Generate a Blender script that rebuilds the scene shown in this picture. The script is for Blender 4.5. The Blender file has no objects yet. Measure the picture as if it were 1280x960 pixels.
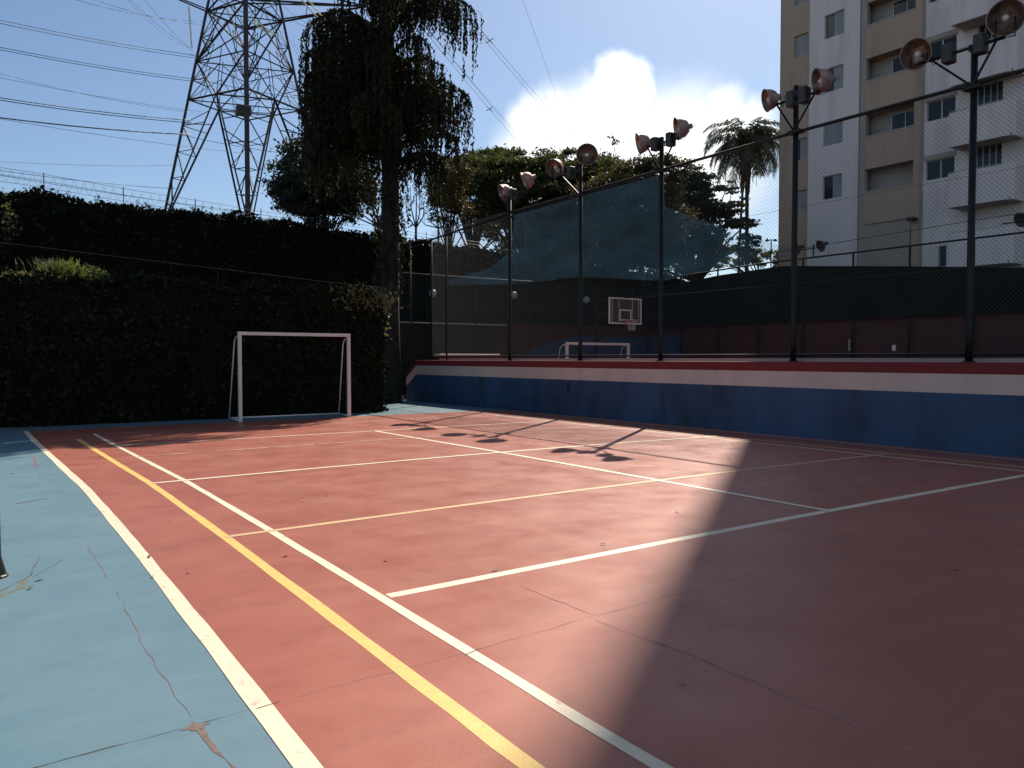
import bpy, math, random
import numpy as np
from mathutils import Vector, Matrix, noise
S = bpy.context.scene
C = S.collection
rnd = random.Random(7)
R = math.radians

# ------------------------------------------------------------------ camera
F_PX = 989.0                       # focal length in pixels of a 1280 px wide frame
HEAD = math.atan(690 / F_PX)       # the camera looks this far right of the long side of the court (+Y)
PITCH = math.atan(32 / F_PX)
cam = bpy.data.objects.new("camera", bpy.data.cameras.new("camera")); C.objects.link(cam)
cam.location = (0, 0, 1.5)
cam.rotation_euler = (R(90) - PITCH, 0, -HEAD)
cam.data.sensor_width = 36; cam.data.lens = 36 * F_PX / 1280
cam.data.clip_start = 0.05; cam.data.clip_end = 3000
S.camera = cam
S.render.resolution_x, S.render.resolution_y = 1024, 768

# ------------------------------------------------------------------ light
SUN_AZ, SUN_EL = R(54.5), R(44.5)  # azimuth clockwise from +Y
sd = Vector((math.sin(SUN_AZ) * math.cos(SUN_EL), math.cos(SUN_AZ) * math.cos(SUN_EL), math.sin(SUN_EL)))
sl = bpy.data.lights.new("sun", 'SUN'); sl.energy = 5.0; sl.angle = R(0.5); sl.color = (1.0, 0.92, 0.80)
sun = bpy.data.objects.new("sun", sl); C.objects.link(sun); sun.rotation_euler = sd.to_track_quat('Z', 'Y').to_euler()
SKY_STRENGTH = 0.066
S.view_settings.view_transform = 'Standard'; S.view_settings.look = 'None'
S.view_settings.gamma = 1; S.view_settings.exposure = 0.49
try: S.view_settings.use_curve_mapping = False
except Exception: pass

def direction(px, py):
    """unit direction of a surveyed bearing/elevation"""
    x = (px - 640) / F_PX; z = -(py - 480) / F_PX
    fw = math.cos(PITCH) + z * math.sin(PITCH); up = z * math.cos(PITCH) - math.sin(PITCH)
    return Vector((fw * math.sin(HEAD) + x * math.cos(HEAD), fw * math.cos(HEAD) - x * math.sin(HEAD), up))
def sight(px, py, D):
    """the real-world point at horizontal distance D in a surveyed direction"""
    d = direction(px, py); return Vector((0, 0, 1.5)) + d * (D / math.hypot(d.x, d.y))

w = bpy.data.worlds.new("World"); S.world = w; w.use_nodes = True
nt = w.node_tree; N = nt.nodes; L = nt.links
bg = N["Background"]; bg.inputs['Strength'].default_value = SKY_STRENGTH
sky = N.new('ShaderNodeTexSky'); sky.sky_type = 'NISHITA'; sky.sun_disc = False
sky.sun_elevation = SUN_EL; sky.sun_rotation = SUN_AZ
sky.altitude = 700; sky.air_density = 1.0; sky.dust_density = 1.3; sky.ozone_density = 1.0
tc = N.new('ShaderNodeTexCoord')
nz = N.new('ShaderNodeTexNoise'); nz.inputs['Scale'].default_value = 9; nz.inputs['Detail'].default_value = 7; nz.inputs['Roughness'].default_value = 0.55
L.new(tc.outputs['Generated'], nz.inputs['Vector'])
def mth(op, a, b=None, clamp=False):
    m = N.new('ShaderNodeMath'); m.operation = op; m.use_clamp = clamp
    for i, v in enumerate((a, b)):
        if v is None: continue
        if hasattr(v, 'is_linked'): L.new(v, m.inputs[i])
        else: m.inputs[i].default_value = v
    return m.outputs[0]
nz_off = mth('MULTIPLY', mth('SUBTRACT', nz.outputs['Fac'], 0.5), 0.075)
mask = None
# cumulus clouds, each lobe a patch of sky (direction, angular radius, softness)
lobes = [(sight(778, 112, 1), .036, .020), (sight(752, 128, 1), .030, .03), (sight(662, 150, 1), .026, .03), (sight(700, 158, 1), .032, .04),
         (sight(760, 172, 1), .064, .05), (sight(905, 142, 1), .034, .035), (sight(935, 146, 1), .026, .035), (sight(868, 150, 1), .030, .04), (sight(700, 205, 1), .066, .07), (sight(860, 200, 1), .078, .08),
         (Vector((-40, 30, 26)), .16, .1), (Vector((-50, -10, 22)), .12, .08), (Vector((20, -40, 30)), .2, .12), (Vector((60, 5, 45)), .1, .1), (Vector((-20, -60, 12)), .15, .1)]
for i, (v, r, soft) in enumerate(lobes):
    if i < 10: v = v - Vector((0, 0, 1.5))
    v = v.normalized()
    dn = N.new('ShaderNodeVectorMath'); dn.operation = 'DISTANCE'; L.new(tc.outputs['Generated'], dn.inputs[0]); dn.inputs[1].default_value = v
    d = mth('ADD', dn.outputs['Value'], nz_off)
    mr = N.new('ShaderNodeMapRange'); mr.interpolation_type = 'SMOOTHSTEP'
    mr.inputs['From Min'].default_value = r - soft / 2; mr.inputs['From Max'].default_value = r + soft / 2
    mr.inputs['To Min'].default_value = 1; mr.inputs['To Max'].default_value = 0
    L.new(d, mr.inputs['Value'])
    mask = mr.outputs[0] if mask is None else mth('MAXIMUM', mask, mr.outputs[0])
tint = N.new('ShaderNodeMixRGB'); tint.blend_type = 'MULTIPLY'; tint.inputs['Fac'].default_value = 1; L.new(sky.outputs[0], tint.inputs['Color1']); tint.inputs['Color2'].default_value = (1.0, 1.11, 1.20, 1)   # clear dry-season blue
mx = N.new('ShaderNodeMixRGB'); L.new(mask, mx.inputs['Fac']); L.new(tint.outputs[0], mx.inputs['Color1'])
mx.inputs['Color2'].default_value = (14.0, 14.4, 14.6, 1)
L.new(mx.outputs[0], bg.inputs['Color'])

# ------------------------------------------------------------------ helpers
class MB:
    def __init__(s): s.v = []; s.f = []
    def add(s, vs, fs):
        o = len(s.v); s.v += [tuple(p) for p in vs]; s.f += [tuple(i + o for i in f) for f in fs]
        return s
    def box(s, x0, x1, y0, y1, z0, z1):
        return s.add([(x0, y0, z0), (x1, y0, z0), (x1, y1, z0), (x0, y1, z0), (x0, y0, z1), (x1, y0, z1), (x1, y1, z1), (x0, y1, z1)],
                     [(3, 2, 1, 0), (4, 5, 6, 7), (0, 1, 5, 4), (1, 2, 6, 5), (2, 3, 7, 6), (3, 0, 4, 7)])
    def bbox(s, x0, x1, y0, y1, z0, z1, b=.01):
        """box with chamfered vertical and horizontal edges"""
        pts = []
        for z, k in ((z0, b), (z0 + b, 0), (z1 - b, 0), (z1, b)):
            pts += [(x0 + k + b, y0 + k, z), (x1 - k - b, y0 + k, z), (x1 - k, y0 + k + b, z), (x1 - k, y1 - k - b, z), (x1 - k - b, y1 - k, z), (x0 + k + b, y1 - k, z), (x0 + k, y1 - k - b, z), (x0 + k, y0 + k + b, z)]
        fs = [tuple(range(7, -1, -1)), tuple(range(24, 32))]
        for r in range(3):
            for i in range(8):
                j = (i + 1) % 8; fs.append((r * 8 + i, r * 8 + j, r * 8 + 8 + j, r * 8 + 8 + i))
        return s.add(pts, fs)
    def tube(s, pts, rad, n=6, cap=True):
        pts = [Vector(p) for p in pts]
        if not hasattr(rad, '__len__'): rad = [rad] * len(pts)
        vs = []; u = None
        for i, p in enumerate(pts):
            t = (pts[min(i + 1, len(pts) - 1)] - pts[max(i - 1, 0)])
            if t.length < 1e-9: t = Vector((0, 0, 1))
            t.normalize()
            if u is None: u = t.cross(Vector((0, 0, 1)) if abs(t.z) < .9 else Vector((1, 0, 0))).normalized()
            u = (u - t * u.dot(t)).normalized(); q = t.cross(u)
            for k in range(n):
                a = 2 * math.pi * k / n; vs.append(p + (u * math.cos(a) + q * math.sin(a)) * rad[i])
        fs = []
        for i in range(len(pts) - 1):
            for k in range(n):
                j = (k + 1) % n; fs.append((i * n + k, i * n + j, (i + 1) * n + j, (i + 1) * n + k))
        if cap: fs += [tuple(range(n - 1, -1, -1)), tuple(range((len(pts) - 1) * n, len(pts) * n))]
        return s.add(vs, fs)
    def lathe(s, o, axis, prof, n=20):
        """prof: (distance along axis, radius)"""
        o = Vector(o); a = Vector(axis).normalized(); u = a.cross(Vector((0, 0, 1)) if abs(a.z) < .9 else Vector((1, 0, 0))).normalized(); q = a.cross(u)
        vs = []
        for t, r in prof:
            for k in range(n):
                g = 2 * math.pi * k / n; vs.append(o + a * t + (u * math.cos(g) + q * math.sin(g)) * max(r, 1e-4))
        fs = []
        for i in range(len(prof) - 1):
            for k in range(n):
                j = (k + 1) % n; fs.append((i * n + k, i * n + j, (i + 1) * n + j, (i + 1) * n + k))
        return s.add(vs, fs)
    def prism(s, poly, axis, a, b):
        """poly of 2-D points extruded along axis ('x','y','z') from a to b"""
        def P(p, t): return {'x': (t, p[0], p[1]), 'y': (p[0], t, p[1]), 'z': (p[0], p[1], t)}[axis]
        n = len(poly)
        return s.add([P(p, a) for p in poly] + [P(p, b) for p in poly],
                     [tuple(range(n - 1, -1, -1)), tuple(range(n, 2 * n))] + [(i, (i + 1) % n, n + (i + 1) % n, n + i) for i in range(n)])
    def build(s, name, mat, parent=None, smooth=False, loc=None):
        me = bpy.data.meshes.new(name); me.from_pydata(s.v, [], s.f); me.update()
        import bmesh
        bm = bmesh.new(); bm.from_mesh(me); bmesh.ops.recalc_face_normals(bm, faces=bm.faces); bm.to_mesh(me); bm.free()
        if mat: me.materials.append(mat)
        if smooth:
            me.polygons.foreach_set('use_smooth', [True] * len(me.polygons))
        o = bpy.data.objects.new(name, me); C.objects.link(o)
        if parent: put(o, parent)
        if loc: o.location = loc
        return o
def put(o, parent):
    o.parent = parent
    o.matrix_parent_inverse = Matrix.Translation(-Vector(parent.location)) if parent.parent is None else parent.matrix_parent_inverse.copy()
    if parent.parent is not None: o.matrix_parent_inverse = Matrix.Identity(4)
def tag(o, label=None, cat=None, group=None, kind=None):
    if label: o['label'] = label
    if cat: o['category'] = cat
    if group: o['group'] = group
    if kind: o['kind'] = kind
    return o
def thing(name, loc, label, cat, group=None):
    o = bpy.data.objects.new(name, None); o.location = loc; o.empty_display_size = .3; C.objects.link(o)
    return tag(o, label, cat, group)
def copy_thing(src, loc, label, group=None):
    r = src.copy(); C.objects.link(r); r.location = loc; r['label'] = label
    if group: r['group'] = group
    for ch in src.children:
        c = ch.copy(); C.objects.link(c); c.parent = r
        for g in ch.children:
            d = g.copy(); C.objects.link(d); d.parent = c
    return r
def quads(name, V, mat, parent=None, tri=False):
    """V: (n,4,3) array of quads as one mesh, quickly"""
    n, k = V.shape[0], V.shape[1]
    me = bpy.data.meshes.new(name); me.vertices.add(n * k); me.vertices.foreach_set('co', V.reshape(-1).astype(np.float32))
    me.loops.add(n * k); me.loops.foreach_set('vertex_index', np.arange(n * k, dtype=np.int32))
    me.polygons.add(n); me.polygons.foreach_set('loop_start', np.arange(0, n * k, k, dtype=np.int32)); me.polygons.foreach_set('loop_total', np.full(n, k, dtype=np.int32))
    me.update(calc_edges=True); me.materials.append(mat)
    o = bpy.data.objects.new(name, me); C.objects.link(o)
    if parent: put(o, parent)
    return o
RG = np.random.default_rng(5)
def unit(a): return a / (np.linalg.norm(a, axis=-1, keepdims=True) + 1e-9)
def leaves(P, size, aspect=.5, up=0.4, jitter=.35, droop=None):
    """leaf quads (kite shaped) round points P (n,3)"""
    n = len(P); a = RG.normal(size=(n, 3))
    if droop is not None: a = a * .45 + np.array(droop)
    a = unit(a); b = RG.normal(size=(n, 3)); b[:, 2] *= up; b = unit(np.cross(a, b)); s = (size * (1 + jitter * RG.normal(size=(n, 1)))).clip(size * .4, size * 2)
    V = np.stack([P - a * s * .5, P + b * s * aspect * .5 , P + a * s * .5, P - b * s * aspect * .5], axis=1)
    return V

# ------------------------------------------------------------------ materials
def mat(name, col, rough=.7, metal=0, var=.12, vscale=3, bump=0, bscale=60, col2=None, c2lo=.55, c2hi=.7, c2scale=1.5, spec=.5, island=0, trans=0, tcol=None, stretch=None):
    m = bpy.data.materials.new(name); m.use_nodes = True; t = m.node_tree; n = t.nodes; l = t.links
    p = n["Principled BSDF"]; p.inputs['Roughness'].default_value = rough; p.inputs['Metallic'].default_value = metal
    p.inputs['Specular IOR Level'].default_value = spec
    co = n.new('ShaderNodeTexCoord'); vec = co.outputs['Object']
    geo = n.new('ShaderNodeNewGeometry'); vec = geo.outputs['Position']
    if stretch:
        mp = n.new('ShaderNodeMapping'); mp.inputs['Scale'].default_value = stretch; l.new(vec, mp.inputs['Vector']); vec = mp.outputs[0]
    a = n.new('ShaderNodeTexNoise'); a.inputs['Scale'].default_value = vscale; a.inputs['Detail'].default_value = 8; a.inputs['Roughness'].default_value = .6; l.new(vec, a.inputs['Vector'])
    r = n.new('ShaderNodeMapRange'); r.inputs['From Min'].default_value = .3; r.inputs['From Max'].default_value = .7
    r.inputs['To Min'].default_value = 1 - var; r.inputs['To Max'].default_value = 1 + var; l.new(a.outputs['Fac'], r.inputs['Value'])
    c = n.new('ShaderNodeVectorMath'); c.operation = 'SCALE'; c.inputs[0].default_value = col; l.new(r.outputs[0], c.inputs['Scale']); out = c.outputs[0]
    if col2:
        b = n.new('ShaderNodeTexNoise'); b.inputs['Scale'].default_value = c2scale; b.inputs['Detail'].default_value = 9; b.inputs['Roughness'].default_value = .65; l.new(vec, b.inputs['Vector'])
        q = n.new('ShaderNodeMapRange'); q.inputs['From Min'].default_value = c2lo; q.inputs['From Max'].default_value = c2hi; l.new(b.outputs['Fac'], q.inputs['Value'])
        x = n.new('ShaderNodeMixRGB'); l.new(q.outputs[0], x.inputs['Fac']); l.new(out, x.inputs['Color1']); x.inputs['Color2'].default_value = (*col2, 1); out = x.outputs[0]
    if island:
        mr = n.new('ShaderNodeMapRange'); mr.inputs['To Min'].default_value = 1 - island; mr.inputs['To Max'].default_value = 1 + island; l.new(geo.outputs['Random Per Island'], mr.inputs['Value'])
        sc = n.new('ShaderNodeVectorMath'); sc.operation = 'SCALE'; l.new(out, sc.inputs[0]); l.new(mr.outputs[0], sc.inputs['Scale']); out = sc.outputs[0]
    l.new(out, p.inputs['Base Color'])
    if bump:
        d = n.new('ShaderNodeTexNoise'); d.inputs['Scale'].default_value = bscale; d.inputs['Detail'].default_value = 5; l.new(vec, d.inputs['Vector'])
        e = n.new('ShaderNodeBump'); e.inputs['Strength'].default_value = bump; e.inputs['Distance'].default_value = .01; l.new(d.outputs['Fac'], e.inputs['Height']); l.new(e.outputs[0], p.inputs['Normal'])
    if trans:
        tr = n.new('ShaderNodeBsdfTranslucent'); tr.inputs['Color'].default_value = (*(tcol or col), 1)
        ms = n.new('ShaderNodeMixShader'); ms.inputs[0].default_value = trans; l.new(p.outputs[0], ms.inputs[1]); l.new(tr.outputs[0], ms.inputs[2])
        l.new(ms.outputs[0], n['Material Output'].inputs['Surface'])
    return m
M = {}
def court_mat(name, base, light, dark, rough):
    m = bpy.data.materials.new(name); m.use_nodes = True; t = m.node_tree; n = t.nodes; l = t.links; p = n["Principled BSDF"]; p.inputs['Specular IOR Level'].default_value = .38; p.inputs['Specular Tint'].default_value = (1, .7, .6, 1)
    geo = n.new('ShaderNodeNewGeometry')
    def nse(scale, det=8, ro=.6, st=None):
        v = geo.outputs['Position']
        if st:
            mp = n.new('ShaderNodeMapping'); mp.inputs['Scale'].default_value = st; mp.inputs['Rotation'].default_value = (0, 0, .5); l.new(v, mp.inputs['Vector']); v = mp.outputs[0]
        a = n.new('ShaderNodeTexNoise'); a.inputs['Scale'].default_value = scale; a.inputs['Detail'].default_value = det; a.inputs['Roughness'].default_value = ro; l.new(v, a.inputs['Vector']); return a.outputs['Fac']
    def rng(v, a, b, c=0, d=1):
        q = n.new('ShaderNodeMapRange'); q.inputs[1].default_value = a; q.inputs[2].default_value = b; q.inputs[3].default_value = c; q.inputs[4].default_value = d; l.new(v, q.inputs[0]); return q.outputs[0]
    def mix(f, a, b):
        x = n.new('ShaderNodeMixRGB'); l.new(f, x.inputs[0])
        for i, v in ((1, a), (2, b)):
            if isinstance(v, tuple): x.inputs[i].default_value = (*v, 1)
            else: l.new(v, x.inputs[i])
        return x.outputs[0]
    c = mix(rng(nse(.7, 9, .65), .35, .68, 0, .55), base, light)            # broad faded patches
    c = mix(rng(nse(1.0, 8, .6, (.7, 5, 1)), .5, .75, 0, .5), c, light)    # roller streaks
    c = mix(rng(nse(2.6, 10, .7), .53, .72, 0, .55), c, dark)              # dirt
    c = mix(rng(nse(38, 4, .7), .63, .72, 0, .6), c, dark)
    c = mix(rng(nse(9, 6, .75), .60, .72, 0, .45), c, dark)
    c = mix(rng(nse(4.5, 9, .8), .60, .74, 0, .5), c, light)                # pits and specks
    c = mix(rng(nse(55, 3, .7), .70, .76, 0, .5), c, light)
    l.new(c, p.inputs['Base Color'])
    l.new(rng(nse(1.6, 6), .3, .7, rough - .07, rough + .1), p.inputs['Roughness'])
    e = n.new('ShaderNodeBump'); e.inputs['Strength'].default_value = .35; e.inputs['Distance'].default_value = .004; l.new(nse(140, 5, .7), e.inputs['Height'])
    e2 = n.new('ShaderNodeBump'); e2.inputs['Strength'].default_value = .08; e2.inputs['Distance'].default_value = .02; l.new(nse(2.2, 3), e2.inputs['Height']); l.new(e.outputs[0], e2.inputs['Normal'])
    l.new(e2.outputs[0], p.inputs['Normal'])
    return m
M['red'] = court_mat('red_court_paint', (.318, .098, .066), (.385, .140, .102), (.225, .070, .050), .38)
M['blue'] = court_mat('blue_court_paint', (.096, .183, .228), (.138, .228, .268), (.08, .145, .155), .50)
M['line_white'] = mat('white_line_paint', (.70, .59, .43), .55, var=.08, vscale=9, bump=.2, bscale=120, col2=(.42, .25, .19), c2lo=.60, c2hi=.70, c2scale=11)
M['line_faded'] = mat('faded_line_paint', (.62, .40, .31), .55, var=.1, vscale=9, col2=(.38, .15, .12), c2lo=.45, c2hi=.6, c2scale=5)
M['line_pale_yellow'] = mat('sun faded yellow paint', (.56, .36, .17), .55, var=.12, vscale=9, bump=.2, bscale=120, col2=(.40, .19, .12), c2lo=.55, c2hi=.68, c2scale=9)
M['line_yellow'] = mat('yellow_line_paint', (.68, .43, .11), .55, var=.09, vscale=9, bump=.2, bscale=120, col2=(.45, .20, .10), c2lo=.60, c2hi=.70, c2scale=11)
M['crack'] = mat('crack_dirt', (.07, .055, .045), .9, var=.3, vscale=20)
M['crack_soft'] = mat('filled_crack', (.15, .10, .085), .85, var=.3, vscale=20)
M['filler'] = mat('crack_filler', (.30, .15, .12), .8, var=.25, vscale=14)
M['moss'] = mat('moss_stain', (.12, .13, .09), .9, var=.4, vscale=14)
M['wall_blue'] = mat('blue_wall_paint', (.021, .066, .145), .6, var=.16, vscale=1.2, bump=.25, bscale=25, col2=(.011, .03, .06), c2lo=.48, c2hi=.68, c2scale=1.1, stretch=(1, 1, .35))
M['wall_white'] = mat('white_wall_paint', (.58, .44, .38), .6, var=.07, vscale=2, bump=.2, bscale=25, col2=(.40, .34, .30), c2lo=.56, c2hi=.8, c2scale=2.2, stretch=(1, 1, .3))
M['wall_red'] = mat('red_wall_paint', (.17, .010, .013), .7, var=.14, vscale=2, bump=.2, bscale=25)
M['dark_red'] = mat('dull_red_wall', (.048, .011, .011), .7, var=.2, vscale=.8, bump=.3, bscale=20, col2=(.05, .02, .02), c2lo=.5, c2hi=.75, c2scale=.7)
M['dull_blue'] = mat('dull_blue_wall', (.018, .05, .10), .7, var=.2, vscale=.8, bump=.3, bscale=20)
M['dull_green'] = mat('mossy_wall', (.014, .017, .012), .9, var=.3, vscale=1.5, bump=.5, bscale=12, col2=(.025, .026, .018), c2lo=.5, c2hi=.8)
M['concrete'] = mat('weathered_concrete', (.34, .32, .28), .85, var=.15, vscale=3, bump=.5, bscale=30, col2=(.16, .15, .12), c2lo=.5, c2hi=.75)
M['iron'] = mat('dark_green_iron', (.007, .010, .009), .5, var=.2, vscale=6, spec=.3)
M['wire'] = mat('green_coated_wire', (.02, .03, .03), .6, var=.1)
M['rust'] = mat('rusty_aluminium', (.36, .25, .22), .55, metal=.35, var=.25, vscale=9, bump=.4, bscale=40, col2=(.20, .085, .06), c2lo=.45, c2hi=.7, c2scale=6)
M['alu'] = mat('dull_reflector', (.42, .34, .30), .35, metal=.8, var=.2, vscale=12, col2=(.14, .07, .05), c2lo=.45, c2hi=.7, c2scale=8)
M['bulb'] = mat('milky_bulb_glass', (.75, .72, .66), .2, var=.02)
M['box'] = mat('ballast_box_metal', (.028, .03, .032), .55, var=.25, vscale=10, bump=.2)
M['cable'] = mat('black_cable', (.012, .012, .012), .6, var=.1)
M['goal'] = mat('white_goal_paint', (.72, .66, .62), .45, var=.08, vscale=8, col2=(.35, .22, .16), c2lo=.66, c2hi=.75, c2scale=9)
M['galv'] = mat('galvanised_pipe', (.45, .44, .42), .5, metal=.4, var=.2, vscale=8)
M['pylon'] = mat('pylon_steel', (.045, .038, .048), .7, metal=.1, var=.2, vscale=3, col2=(.06, .032, .03), c2lo=.5, c2hi=.7)
M['insul'] = mat('pale_insulator', (.62, .62, .36), .35, var=.1)
M['conductor'] = mat('conductor', (.045, .045, .055), .5, metal=.4, var=.1)
M['b_white'] = mat('building_white_paint', (.74, .66, .63), .75, var=.05, vscale=.8, bump=.15, bscale=30, col2=(.52, .46, .43), c2lo=.5, c2hi=.75, c2scale=.9, stretch=(1, 1, .12))
M['b_beige'] = mat('building_beige_paint', (.46, .33, .235), .75, var=.05, vscale=.8, bump=.15, bscale=30, col2=(.31, .225, .165), c2lo=.5, c2hi=.75, c2scale=.9, stretch=(1, 1, .12))
M['b_grey'] = mat('building_grey_and_shade_paint', (.36, .31, .27), .8, var=.06, vscale=.9, bump=.15, bscale=30)  # plain grey parts; on the loggia pier it stands for shade
M['frame'] = mat('window_aluminium', (.42, .42, .42), .45, metal=.3, var=.05)
M['shutter'] = mat('grey_shutter', (.27, .28, .29), .6, var=.05, vscale=5, bump=.3, bscale=8, stretch=(1, 1, 8))
M['dark'] = mat('dark_room', (.015, .015, .018), .9, var=.2)
M['curtain'] = mat('curtain', (.25, .25, .25), .8, var=.15, vscale=6, stretch=(1, 6, .4))
M['bark'] = mat('dark_bark', (.020, .016, .013), .9, var=.3, vscale=8, bump=.8, bscale=20, stretch=(1, 1, .3))
M['bark_pale'] = mat('pale_bark', (.20, .15, .12), .9, var=.3, vscale=8, bump=.8, bscale=20, stretch=(1, 1, .3))
M['leaf_weep'] = mat('weeping_foliage', (.020, .024, .010), .75, var=.45, vscale=1.1, island=.5, spec=.2, trans=.10, tcol=(.05, .045, .015), col2=(.036, .025, .014), c2lo=.52, c2hi=.66, c2scale=.8)
M['leaf_mid'] = mat('green_foliage', (.038, .050, .017), .6, var=.45, vscale=.5, island=.5, spec=.3, trans=.28, tcol=(.12, .13, .03))
M['leaf_brown'] = mat('rusty_foliage', (.055, .046, .018), .6, var=.4, vscale=.6, island=.5, spec=.3, trans=.26, tcol=(.10, .08, .025))
M['leaf_dark'] = mat('dark_foliage', (.020, .032, .018), .6, var=.4, vscale=.7, island=.5, spec=.3, trans=.15, tcol=(.04, .06, .02))
M['leaf_palm'] = mat('palm_foliage', (.026, .038, .018), .45, var=.3, vscale=1, island=.4, spec=.4, trans=.22, tcol=(.05, .075, .02))
M['leaf_dead'] = mat('dead_palm_frond', (.06, .038, .03), .9, var=.3, vscale=2, island=.4)
M['leaf_dead_ground'] = mat('dry_leaf', (.14, .08, .04), .8, var=.4, vscale=9, island=.4)
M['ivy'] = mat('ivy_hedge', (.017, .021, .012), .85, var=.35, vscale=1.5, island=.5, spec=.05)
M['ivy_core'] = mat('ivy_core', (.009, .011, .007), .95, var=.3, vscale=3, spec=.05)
M['ivy_lit'] = mat('bright_shrub_leaf', (.085, .115, .025), .5, var=.4, vscale=6, island=.5, spec=.3, trans=.35, tcol=(.16, .20, .04))
M['ivy_tip'] = mat('olive_shrub_leaf', (.12, .11, .045), .55, var=.4, vscale=6, island=.5, spec=.3, trans=.35, tcol=(.17, .15, .05))
M['ground'] = mat('earth_ground', (.085, .085, .05), .95, var=.3, vscale=.3, bump=.6, bscale=3, col2=(.04, .055, .02), c2lo=.4, c2hi=.6, c2scale=.15)
M['windbreak'] = mat('dark_windbreak_cloth', (.010, .016, .015), .9, var=.15, vscale=.8, bump=.3, bscale=6, spec=.1)
M['board'] = mat('backboard_panel', (.05, .05, .05), .6, var=.15, vscale=3, stretch=(9, 1, 1))
M['hoop'] = mat('hoop_red', (.35, .05, .03), .5)
M['net'] = mat('white_cord', (.6, .58, .55), .8)
M['lampglobe'] = mat('milky_globe', (.30, .30, .29), .4, var=.05)
# window glass: a darkly reflecting pane
def glass(name, col, tr):
    m = bpy.data.materials.new(name); m.use_nodes = True; t = m.node_tree; n = t.nodes; l = t.links; p = n["Principled BSDF"]
    p.inputs['Base Color'].default_value = (*col, 1); p.inputs['Roughness'].default_value = .08
    tb = n.new('ShaderNodeBsdfTransparent'); ms = n.new('ShaderNodeMixShader'); ms.inputs[0].default_value = tr
    nn = n.new('ShaderNodeTexNoise'); nn.inputs['Scale'].default_value = 2; g = n.new('ShaderNodeNewGeometry'); l.new(g.outputs['Position'], nn.inputs['Vector'])
    b = n.new('ShaderNodeBump'); b.inputs['Strength'].default_value = .05; l.new(nn.outputs[0], b.inputs['Height']); l.new(b.outputs[0], p.inputs['Normal'])
    l.new(p.outputs[0], ms.inputs[1]); l.new(tb.outputs[0], ms.inputs[2]); l.new(ms.outputs[0], n['Material Output'].inputs['Surface']); return m
M['glass'] = glass('window_glass', (.02, .025, .03), .45)
def netting(name, col, open_, tl):
    m = bpy.data.materials.new(name); m.use_nodes = True; t = m.node_tree; n = t.nodes; l = t.links; p = n["Principled BSDF"]
    p.inputs['Base Color'].default_value = (*col, 1); p.inputs['Roughness'].default_value = .9; p.inputs['Specular IOR Level'].default_value = .1
    g = n.new('ShaderNodeNewGeometry'); mp = n.new('ShaderNodeMapping'); mp.inputs['Scale'].default_value = (1, .5, 1.6); l.new(g.outputs['Position'], mp.inputs['Vector'])
    nn = n.new('ShaderNodeTexNoise'); nn.inputs['Scale'].default_value = 1.3; nn.inputs['Detail'].default_value = 6; l.new(mp.outputs[0], nn.inputs['Vector'])
    mr = n.new('ShaderNodeMapRange'); mr.inputs[1].default_value = .3; mr.inputs[2].default_value = .7; mr.inputs[3].default_value = open_ - .10; mr.inputs[4].default_value = open_ + .08; l.new(nn.outputs[0], mr.inputs[0])
    tn = n.new('ShaderNodeBsdfTranslucent'); tn.inputs['Color'].default_value = (*tl, 1)
    m1 = n.new('ShaderNodeMixShader'); m1.inputs[0].default_value = .5; l.new(p.outputs[0], m1.inputs[1]); l.new(tn.outputs[0], m1.inputs[2])
    tb = n.new('ShaderNodeBsdfTransparent'); m2 = n.new('ShaderNodeMixShader'); l.new(mr.outputs[0], m2.inputs[0]); l.new(m1.outputs[0], m2.inputs[1]); l.new(tb.outputs[0], m2.inputs[2])
    l.new(m2.outputs[0], n['Material Output'].inputs['Surface']); return m
M['shade_net'] = netting('blue_shade_net', (.012, .025, .045), .80, (.05, .13, .22))

# ------------------------------------------------------------------ the setting: ground and court
def hill(x, y):
    d = ((x - 20) / 30) ** 2 + ((y - 78) / 24) ** 2
    return 12.3 * math.exp(-d * .9) if y > 31 else 0
g = MB(); n = 80; xs = [-900, -500, -250] + [-120 + i * 4 for i in range(75)] + [260, 500, 900]; ys = [-900, -400, -100, 31.2] + [32 + i * 3 for i in range(40)] + [200, 400, 1200]
g.v = [(x, y, -.05 + (hill(x, y) * min(1, max(0, (y - 32) / 12)))) for y in ys for x in xs]
g.f = [(j * len(xs) + i, j * len(xs) + i + 1, (j + 1) * len(xs) + i + 1, (j + 1) * len(xs) + i) for j in range(len(ys) - 1) for i in range(len(xs) - 1)]
tag(g.build('ground', M['ground'], smooth=True), kind='structure')

sur = MB(); sur.box(-3, 13.15, -9, 26, -.2, 0.0)
surround = tag(sur.build('court_surround', M['blue']), kind='structure')
WY = [-9, 0, 2.4, 4.4, 6.6, 8.5, 10.2, 12.5, 17, 30]; WX = [-.10, -.085, -.075, -.02, .03, .06, .08, .05, 0, 0]
def wob(y): return float(np.interp(y, WY, WX))       # the painter's string sagged a little here and there
crt = MB(); ys_ = [-9 + k * .55 for k in range(52)]; crt.prism([(13.1, -9), (13.1, 19.05)] + [(1.085 + wob(y), y) for y in ys_[::-1]], 'z', -.1, .0022)
court = tag(crt.build('sports_court', M['red']), kind='structure')
def smoothpath(pts, step=.4):
    out = []
    for a, b in zip(pts[:-1], pts[1:]):
        k = max(1, int(math.dist(a, b) / step))
        out += [(a[0] + (b[0] - a[0]) * i / k, a[1] + (b[1] - a[1]) * i / k) for i in range(k)]
    return out + [pts[-1]]
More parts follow.
